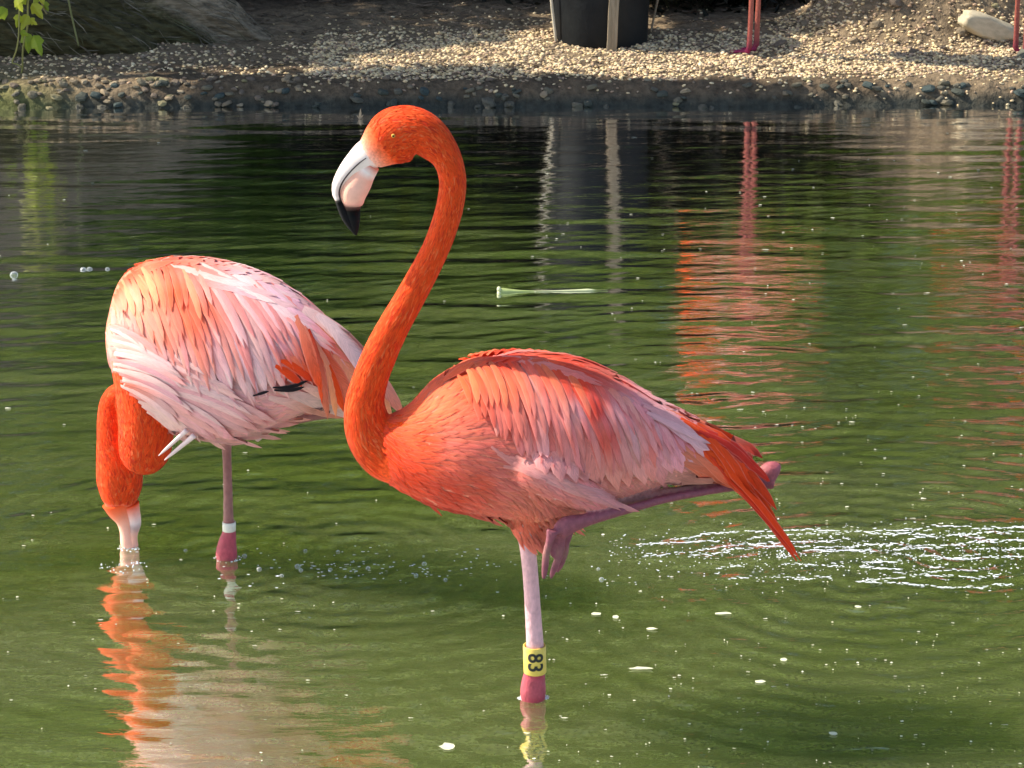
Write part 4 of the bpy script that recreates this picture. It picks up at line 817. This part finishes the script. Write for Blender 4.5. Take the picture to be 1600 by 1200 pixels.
# unseen tree left of the pond, leaf masses set on sun rays for shade
tree('shade_tree', (-7.4, 10.8, .3), 3.6, .20,
     [(sunside(-1.45, 10.3, 4.2, .1), (.85, .60, .35)), (sunside(.3, 10.15, 4.4, .1), (1.0, .25, .30)), (sunside(-1.2, 7.6, 4.6), (1.5, .60, .35)),
      (sunside(.8, 7.75, 4.6), (1.2, .35, .30)), ((-7.4, 10.9, 4.4), (1.3, 1.2, .8))], 26000, .055, GD+GM, 'broad dark tree left of the pond whose boughs shade the bank', seed=3)
def inside(poly, x, y):
    c = False; n = len(poly)
    for i in range(n):
        (x1, y1), (x2, y2) = poly[i], poly[i-1]
        if (y1 > y) != (y2 > y) and x < (x2-x1)*(y-y1)/(y2-y1)+x1: c = not c
    return c
shade_areas = [([(-120, -60), (900, -60), (850, 30), (800, 55), (700, 74), (560, 86), (470, 96), (330, 108), (200, 110), (100, 120), (0, 126), (-120, 126)], 2900, .05),
          ([(1035, -70), (1420, -70), (1400, -5), (1330, 22), (1280, 44), (1180, 66), (1060, 52)], 900, .02), ([(350, 122), (600, 108), (760, 106), (950, 126), (1150, 142), (1270, 168), (1250, 182), (350, 182)], 1000, .02)]
P = []  # leaf spots, moved sunward from the outlines of the wanted shade
for poly, n, miss in shade_areas:
    xs = [q[0] for q in poly]; ys = [q[1] for q in poly]; k = 0
    while k < n:
        x, y = random.uniform(min(xs), max(xs)), random.uniform(min(ys), max(ys))
        if not inside(poly, x, y): continue
        k += 1; g = GB(x, y)
        if fbm(np.array([g.x*3.5]), np.array([g.y*3.5]), 55)[0] > .5-miss*3.2: continue
        P.append(g + SUN*(4.0+random.uniform(-.25, .25)))
for _ in range(900): P.append(Vector((random.uniform(-2.4, -.85), random.uniform(8.95, 10.1), random.uniform(.1, .7))) + SUN*4.0)
P = np.array([tuple(p) for p in P]); r9 = np.random.default_rng(9); li = np.repeat(np.arange(len(P)), 7); Q = P[li]+r9.normal(size=(len(li), 3))*.028
a = r9.normal(size=Q.shape); a /= np.linalg.norm(a, axis=1)[:, None]; b = np.cross(a, r9.normal(size=Q.shape)); b /= np.linalg.norm(b, axis=1)[:, None]; sz = .034*(.7+.6*r9.random((len(Q), 1)))
V = np.stack([Q-a*sz, Q-b*sz*.5, Q+a*sz, Q+b*sz*.5], 1).reshape(-1, 3); i = np.arange(len(Q))*4; Fc = np.concatenate([np.stack([i, i+1, i+2], 1), np.stack([i, i+2, i+3], 1)])
st_root = [o for o in bpy.data.objects if o.name == 'shade_tree'][0]
mesh_obj('low_bough_leaves', V, Fc, M_leaf, st_root, False, np.repeat(np.array(GD)[r9.integers(0, 4, len(Q))], 4, 0))['kind'] = 'stuff'  # unseen leaves added to block the sun over chosen parts of the bank
tree('canopy_tree', (4.6, 11.8, .5), 4.2, .22, [((-.4, 9.9, 4.6), (1.5, .8, .3)), ((1.6, 9.9, 4.6), (1.6, .9, .3)), ((3.8, 10.6, 4.7), (1.6, 1.6, .5)), ((2.6, 11.2, 4.9), (1.8, .7, .4)), ((5.2, 11.6, 4.7), (1.2, 1.2, .35))], 28000, .075, GD, 'wide spreading tree whose crown roofs the far bank', seed=13)  # unseen tree added to cut the sky light on the bank
bushes = [(-3.2, 11.5, 1.2, .9, 1.1, GD), (-1.5, 11.2, 1.1, .7, .95, GM), (.1, 11.0, 1.0, .7, .9, GY), (1.3, 10.75, .8, .5, .65, GY), (2.5, 11.1, 1.1, .7, .9, GY), (3.9, 11.6, 1.2, .8, 1.2, GD), (.5, 12.6, 1.5, .8, 1.6, GM), (-2.4, 12.8, 1.6, .9, 1.7, GM), (2.6, 12.9, 1.6, .9, 1.8, GD)]
nm = ['dark green', 'deep green', 'mid green', 'yellow green', 'fresh green', 'dark leafy', 'tall dark', 'broad', 'tall rounded']
for i, (x, y, rx, ry, rz, pal) in enumerate(bushes):
    z = gh(x, y); root = empty('bush', (x, y, z))
    V, Fc, C = leaf_cloud([((x, y, z+rz*.62), (rx, ry, rz*.8)), ((x-rx*.4, y-.1, z+rz*.35), (rx*.6, ry*.8, rz*.45)), ((x+rx*.4, y-.1, z+rz*.35), (rx*.6, ry*.8, rz*.45))], 9000, .05, pal, 20+i)
    mesh_obj('foliage', V, Fc, M_leaf, root, False, C)
    rows = [[x, y, z-.1, .04, .04, .1, .08, .05], [x, y, z+rz*.5, .03, .03, .1, .08, .05], [x+.05, y, z+rz*.9, .008, .008, .1, .08, .05]]
    v, c2, f = Loft(rows, 8, 8).mesh(); mesh_obj('stem', v, f, M_bark, root)
    tag(root, nm[i]+' bush behind the far bank, '+['far left', 'left of centre', 'behind the black pot', 'behind the bank flamingo', 'behind the soil heap', 'at far right', 'in the second row behind the pot', 'in the second row on the left', 'in the second row on the right'][i], 'bush', 'bushes behind the bank')
low = [(-.62, 10.35, .42), (.10, 10.25, .40), (.62, 10.02, .34), (.98, 10.12, .34), (1.45, 10.4, .4)]  # added shrubs, leaves coloured near black for the shade of the hollow
for i, (x, y, rx) in enumerate(low):
    z = gh(x, y); root = empty('shrub', (x, y, z)); V, Fc, C = leaf_cloud([((x, y, z+.16), (rx, .28, .30)), ((x, y+.1, z+.40), (rx*.8, .25, .25))], 5200, .028, [(.020, .022, .010), (.035, .028, .014), (.014, .016, .008)], 60+i)
    mesh_obj('foliage', V, Fc, M_leaf, root, False, C); v, c2, f = Loft([[x, y, z-.05, .015, .015, .1, .08, .05], [x, y, z+.2, .012, .012, .1, .08, .05], [x+.02, y, z+.5, .004, .004, .1, .08, .05]], 8, 8).mesh(); mesh_obj('stem', v, f, M_bark, root)
    tag(root, ['low dark shrub behind the shaded bank left of the pot', 'low dark shrub behind the black pot', 'low dark shrub just right of the black pot', 'low dark shrub behind the legs of the bank flamingo', 'low dark shrub behind the heap of soil'][i], 'shrub', 'low shrubs at the back of the bank')
for i, (x, y, h, pal) in enumerate([(-5.0, 14.5, 5.2, GM), (-2.6, 15.2, 6.0, GY), (-.1, 14.6, 5.0, GY), (2.3, 15.4, 6.2, GM), (4.6, 14.6, 5.4, GY)]):
    z = gh(x, y); bl2 = [((x, y, z+h*.80), (1.3, 1.1, h*.24)), ((x-.7, y, z+h*.58), (1.0, .9, h*.20)), ((x+.8, y-.1, z+h*.60), (1.0, .9, h*.2)), ((x, y-.4, z+h*.42), (1.1, .8, h*.16))]
    tree('tree', (x, y, z), h*.75, .13, bl2, 12000, .085, pal, ['leafy tree rising behind the bushes at far left', 'tall dark tree behind the bushes on the left', 'yellow green tree behind the bushes in the middle', 'tallest tree behind the bushes right of the middle', 'dark tree behind the bushes at far right'][i], 'tree', 'trees behind the pond', 40+i)
V, Fc, C = leaf_cloud([((x, 20+random.uniform(-1, 1), z_+random.uniform(-.5, .8)), (2.6, 1.6, 4.0)) for x in np.linspace(-14, 14, 12) for z_ in (3.2, 8.4)], 70000, .18, GD+GM+GY, 77)
tag(mesh_obj('woodland', V, Fc, M_leaf, None, False, C), 'dense green woodland closing the view beyond the pond', 'woodland', kind='stuff')

# hanging vines at the upper left
def vine(px_list, Yv, label, leaves, r=.0035, colr=(.42, .38, .12)):
    p0 = U(px_list[0][0], px_list[0][1], Yv); root = empty('hanging_vine', p0)
    l = Loft([[*U(x, y, Yv), r, r, *colr] for x, y in px_list], 30, 8); v, c2, f = l.mesh(); mesh_obj('stem', v, f, M_leaf, root, True, np.array(c2))
    for (x, y, s, a) in leaves:
        V = []; pal = random.choice([(.42, .46, .03), (.50, .50, .05), (.30, .38, .03)]); sc = scale_at(U(x, y, Yv)); out = [(0, 0), (.28, .16), (.42, .48), (.22, .55), (.16, .80), (0, 1.0), (-.16, .78), (-.24, .52), (-.44, .45), (-.28, .14)]
        c0 = U(x, y, Yv); V.append((0, 0, 0)); tilt = random.uniform(-.9, .3)
        for (u, w) in out[0:]:
            uu, ww = u*s/sc, -w*s/sc; V.append((uu*.8*math.cos(a)-ww*math.sin(a), (abs(u)*.35+w*tilt)*s/sc, uu*math.sin(a)+ww*math.cos(a)))
        m0 = len(out); V[0] = tuple(np.mean(np.array(V[1:]), 0)+np.array([0, -.15*s/sc, 0]))
        Fc2 = [(0, 1+k, 1+(k+1) % m0) for k in range(m0)]
        mesh_obj('leaf', [tuple(Vector(q)+c0) for q in V], Fc2, M_leaf, root, False, np.array([pal]*len(V)))
    return tag(root, label, 'vine', 'vines hanging over the left bank')
YV = 8.75
vine([(60, -160), (52, -60), (44, 0), (43, 40), (36, 75), (35, 105), (33, 116)], YV, 'thick vine strand with lit yellow green leaves hanging at upper left', [(40, 50, 34, .1), (52, 55, 34, .5), (44, 22, 26, -.4), (50, 5, 30, .5), (38, -10, 28, -.5), (56, -20, 30, .4), (40, -50, 30, .2), (60, -70, 30, -.3), (46, 30, 16, 1.1)])
vine([(30, -140), (30, -40), (30, 10), (29, 55), (25, 80), (19, 97), (26, 100), (34, 105)], YV-.03, 'thinner curling vine strand left of the leafy one', [(30, 22, 24, -.3), (31, 50, 15, 1.2), (24, -5, 26, .6), (12, 14, 26, -.9), (4, 10, 22, -.4), (33, -30, 30, .3), (20, -60, 28, -.3)], .0028)
vine([(72, -120), (70, -30), (66, 5), (73, 22)], YV+.1, 'short dry vine end between the leafy strand and the bare stem', [(68, 2, 18, .4), (62, -16, 26, -.3), (76, -40, 26, .4)], .0035, (.35, .28, .13))
vine([(98, -140), (103, -30), (108, 5), (115, 38), (123, 72)], YV+.15, 'bare straight vine stem hanging right of the leafy vines', [], .0035, (.30, .30, .12))
# bough the vines hang from, above the picture
vb = [Vector((-3.4, 9.0, 1.0)), Vector((-2.4, 8.85, .86)), Vector((-1.9, 8.8, .80)), Vector((-1.5, 8.85, .83))]
v, c2, f = Loft([[*p, r, r, .1, .08, .05] for p, r in zip(vb, (.05, .035, .022, .008))], 20, 10).mesh()
tag(mesh_obj('bough', v, f, M_bark), 'overhanging bough at far left that carries the vines', 'bough')

# ------------------------------------------------------------------ floating things
def on_water(px, py, dz=.0): p = G(px, py); p.z = wh(p.x, p.y)+dz; return p
M_stalk = attr_mat('green_stalk', .45, .4, (.88, 1.1), 50, .1)
A = on_water(776, 457); B = on_water(950, 454); st_rows = []
SG = (.34, .40, .14); SW = (.56, .58, .32)
for q, r, c2 in ((0.02, .005, SG), (.035, .0115, SG), (.07, .0115, SG), (.13, .0085, SG), (.20, .0055, SG), (.30, .0028, SG), (.45, .0017, SW), (.62, .0026, SW), (.75, .0040, SW), (.81, .0052, SW), (.85, .0040, SW), (.90, .0012, SG), (1, .0008, SG)):
    p = A.lerp(B, q); st_rows.append([p.x, p.y, .0015, r*.8, r, *c2])
stk = empty('floating_stalk', A.lerp(B, .5)); l = Loft(st_rows, 60, 14); v, c2, f = l.mesh(); mesh_obj('stem', v, f, M_stalk, stk, True, np.array(c2))
for a in range(4):
    an = a*1.57+.6; p = A+Vector((.006, .010*math.cos(an), .003+.007*math.sin(an))); bm = bmesh.new(); bmesh.ops.create_icosphere(bm, subdivisions=2, radius=.0062); V = [tuple(Vector((q.co.x*.9, q.co.y, q.co.z))+p) for q in bm.verts]; Fc = [tuple(x.index for x in q.verts) for q in bm.faces]; bm.free()
    mesh_obj('lobe', V, Fc, M_stalk, stk, True, np.array([SW]*len(V)))
tag(stk, 'pale green flared plant stalk floating between neck and reflections', 'plant stalk')
M_fleck = attr_mat('floating_fleck', .5, .4, (.9, 1.1), 80, 0)
def flake_at(px, py, w, h, c2=(.80, .80, .66)):
    p = on_water(px, py, .0012); s = scale_at(p); rx = w/s/2; ry = h/s/2/math.sin(math.radians(22)); V = [(p.x, p.y, p.z+.0012)]; m = 10
    for k in range(m):
        an = 2*math.pi*k/m; q = random.uniform(.75, 1.15); V.append((p.x+rx*q*math.cos(an), p.y+ry*q*math.sin(an), p.z+.0004+.001*random.random()))
    return V, [(0, 1+k, 1+(k+1) % m) for k in range(m)], [c2]*(m+1)
big = [(1003, 1046, 46, 5, 'long white fleck floating right of the banded leg'), (698, 1168, 26, 12, 'cream petal floating left of the banded leg at the bottom'), (931, 960, 20, 5, 'small pale petal floating right below the hanging toes'), (1130, 959, 34, 4, 'orange tinted petal sliver floating below the tail tip'), (1302, 1147, 16, 6, 'round white fleck floating at lower right'), (1224, 1032, 14, 6, 'small white fleck floating at right of the long fleck'), (1188, 1067, 20, 5, 'flat white fleck floating below the tail'), (1340, 951, 12, 5, 'white fleck floating right of the tail tip'), (962, 965, 12, 8, 'yellowish crumb floating beside the small pale petal'), (1018, 984, 22, 4, 'white sliver floating above the long white fleck')]
for (x, y, w, h, lab) in big: V, Fc, C = flake_at(x, y, w*.9, h*.8, (.62, .62, .42)); tag(mesh_obj('floating_petal', V, Fc, M_fleck, None, True, np.array(C)), lab, 'petal', 'petals floating on the pond')
V, Fc, C = [], [], []
for _ in range(520):
    y = 520+random.random()**.75*680 if random.random() < .8 else random.uniform(200, 520); x = random.uniform(0, 1600) if random.random() < .4 else random.uniform(850, 1600)
    k = random.uniform(.4, 1); v, f, c2 = flake_at(x, y, random.uniform(1.5, 6)*(1 if random.random() < .85 else 1.9), random.uniform(.8, 2.0), (.75*k, .74*k, .55*k)); o = len(V); V += v; Fc += [tuple(i+o for i in q) for q in f]; C += c2
tag(mesh_obj('floating_specks', V, Fc, M_fleck, None, True, np.array(C)), 'tiny pale specks drifting on the green water', 'specks', kind='stuff')
# froth and bubbles; white flakes stand in for sky glints on the ripples
def foam_mat():
    m, nt, N, L, out = new_mat('foam_bubble'); b = N('ShaderNodeBsdfPrincipled', i_Roughness=.06); b.inputs['Base Color'].default_value = (.82, .86, .84, 1); b.inputs['Specular IOR Level'].default_value = .9
    tr = N('ShaderNodeBsdfTransparent'); lw = N('ShaderNodeLayerWeight', i_Blend=.35); mr = N('ShaderNodeMapRange', i_1=.0, i_2=1.0, i_3=.12, i_4=.62); L(lw.outputs['Facing'], mr.inputs[0])
    ms = N('ShaderNodeMixShader'); L(mr.outputs[0], ms.inputs[0]); L(tr.outputs[0], ms.inputs[1]); L(b.outputs[0], ms.inputs[2]); L(ms.outputs[0], out.inputs[0]); return m
M_bub = foam_mat(); M_froth_glint = attr_mat('white_foam', .2, .8, (.9, 1.1), 90, 0)
bmi = bmesh.new(); bmesh.ops.create_icosphere(bmi, subdivisions=1, radius=1); bv_, bf_ = np.array([v.co[:] for v in bmi.verts]), np.array([[v.index for v in f.verts] for f in bmi.faces]); bmi.free()
def balls(P, R):
    n = len(P); V = (bv_[None]*np.array(R)[:, None, None]*np.array([1, 1, .7])+np.array(P)[:, None]).reshape(-1, 3); return V, (bf_[None]+(np.arange(n)*len(bv_))[:, None, None]).reshape(-1, 3)
P, R = [], []; FV, FF = [], []
def glint(x, y, w, h):  # white flake in place of a reflected bit of sky
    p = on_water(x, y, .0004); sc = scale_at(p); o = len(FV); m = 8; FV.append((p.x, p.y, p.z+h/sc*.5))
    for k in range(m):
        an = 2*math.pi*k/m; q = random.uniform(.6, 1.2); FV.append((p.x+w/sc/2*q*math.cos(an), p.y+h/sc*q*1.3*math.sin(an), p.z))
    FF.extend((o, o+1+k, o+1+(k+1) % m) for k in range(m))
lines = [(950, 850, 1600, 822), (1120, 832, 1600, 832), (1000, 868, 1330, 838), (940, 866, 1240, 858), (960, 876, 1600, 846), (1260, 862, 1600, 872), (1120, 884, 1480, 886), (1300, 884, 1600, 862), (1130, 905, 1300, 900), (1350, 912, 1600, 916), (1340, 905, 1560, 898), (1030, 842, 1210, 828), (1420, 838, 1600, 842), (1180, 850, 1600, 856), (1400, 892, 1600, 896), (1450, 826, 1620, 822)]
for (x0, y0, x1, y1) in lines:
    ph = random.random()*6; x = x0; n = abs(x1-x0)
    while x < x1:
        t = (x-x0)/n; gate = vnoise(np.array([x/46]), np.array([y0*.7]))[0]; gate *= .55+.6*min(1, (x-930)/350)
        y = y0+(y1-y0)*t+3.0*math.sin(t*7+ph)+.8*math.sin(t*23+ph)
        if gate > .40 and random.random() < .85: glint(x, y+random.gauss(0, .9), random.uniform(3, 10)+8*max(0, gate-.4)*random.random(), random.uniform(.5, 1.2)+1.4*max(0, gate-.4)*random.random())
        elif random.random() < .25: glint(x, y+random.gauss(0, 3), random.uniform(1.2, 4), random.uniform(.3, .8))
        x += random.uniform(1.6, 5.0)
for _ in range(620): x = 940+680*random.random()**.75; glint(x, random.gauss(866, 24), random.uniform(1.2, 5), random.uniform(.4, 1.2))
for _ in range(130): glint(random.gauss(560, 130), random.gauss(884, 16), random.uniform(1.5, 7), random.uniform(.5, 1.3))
tag(mesh_obj('foam_streaks', FV, FF, M_froth_glint, None, True, np.tile(np.array([.88, .92, .95]), (len(FV), 1))), 'broken white glittering streaks along the ripples right of the front bird', 'foam', kind='stuff')
for _ in range(120):  # beads painted as glints on the ruffled water
    x, y = random.gauss(1420, 130), random.gauss(872, 24); p = on_water(x, y); P.append(tuple(p)); R.append(random.uniform(.0006, .0018))
for (cx, cy, rx, ry, n, r0, r1) in [(833, 1090, 22, 5, 120, .0006, .0014), (356, 872, 22, 7, 60, .0006, .0019), (202, 856, 18, 5, 50, .0006, .0017), (190, 885, 40, 12, 46, .0006, .0019), (1225, 868, 16, 4, 20, .0008, .0018)]:
    for k in range(n):
        an = random.random()*6.283; q = random.uniform(.85, 1.15) if n > 100 else random.random()**.5; p = on_water(cx+rx*q*math.cos(an), cy+ry*q*math.sin(an), .0004); P.append(tuple(p)); R.append(random.uniform(r0, r1))
V, Fc = balls(P, R); tag(mesh_obj('foam', V, Fc, M_froth_glint, None, True, np.tile(np.array([.85, .88, .88]), (len(V), 1))), 'tiny white froth beads round the legs and on the ruffled water', 'foam', kind='stuff')
def dome(px, py, r, label, m=18):
    p = on_water(px, py); V, Fc = lathe([(r*math.cos(a), r*math.sin(a)*.9) for a in np.linspace(0, 1.53, 8)], m); o = mesh_obj('bubble', V, Fc, M_bub); o.location = p; return tag(o, label, 'bubble', 'bubbles on the pond')
bub = [(22, 430, 13), (130, 422, 10), (140, 421, 9), (168, 421, 7), (465, 885, 9), (470, 892, 7), (405, 890, 8), (477, 860, 6), (528, 862, 6), (516, 890, 7), (575, 888, 7), (663, 882, 8), (440, 900, 7), (382, 868, 8), (290, 860, 6), (650, 898, 7), (696, 905, 6), (935, 890, 6), (940, 905, 8)]
where = ['large bubble at the far left edge behind the feeding flamingo', 'left bubble of the touching pair behind the feeding flamingo', 'right bubble of the touching pair behind the feeding flamingo', 'single bubble just above the back of the feeding flamingo', 'largest clear bubble between the two birds legs', 'bubble touching the lower side of the largest clear one', 'bubble near the feeding bird leg, second to its right', 'small bright bubble in the wake above the largest one', 'small bright bubble in the wake right of its twin', 'bubble in the wake midway between both legs', 'bubble in the wake left of the front bird leg, fourth from it', 'bubble in the wake near the front bird breast shadow', 'dim bubble below and left of the largest clear one', 'bubble nearest the pink foot of the feeding flamingo', 'small bubble left of the feeding flamingo leg', 'low bubble in the wake left of the standing leg', 'bubble nearest the standing leg on its left', 'small bubble right of the hanging toes', 'larger bubble right of and below the hanging toes']
for (x, y, w), lb in zip(bub, where): dome(x, y, w/2/scale_at(on_water(x, y)), lb)
# downy feather stuck on the water by the far shore
fd = FB(); Yd = 8.3
pd = G(562, 186); 
for (dx, dz, w) in ((.004, .036, .007), (.013, .016, .006), (-.010, .014, .004)):
    a = pd; e = pd+Vector((dx, 0, dz)); fd.add([[a-Vector((w*.4, 0, 0)), a+Vector((w*.4, .002, 0))], [a.lerp(e, .5)-Vector((w*.6, 0, 0)), a.lerp(e, .5)+Vector((w*.6, .002, 0))], [e-Vector((.0006, 0, 0)), e+Vector((.0006, 0, 0))]], [[(.34, .27, .19)]*2]*3, [[(0, 0), (1, 0)]]*3)
tag(fd.build('down_feather', None), 'tiny tan down feather standing on the water just left of the raised head', 'feather')
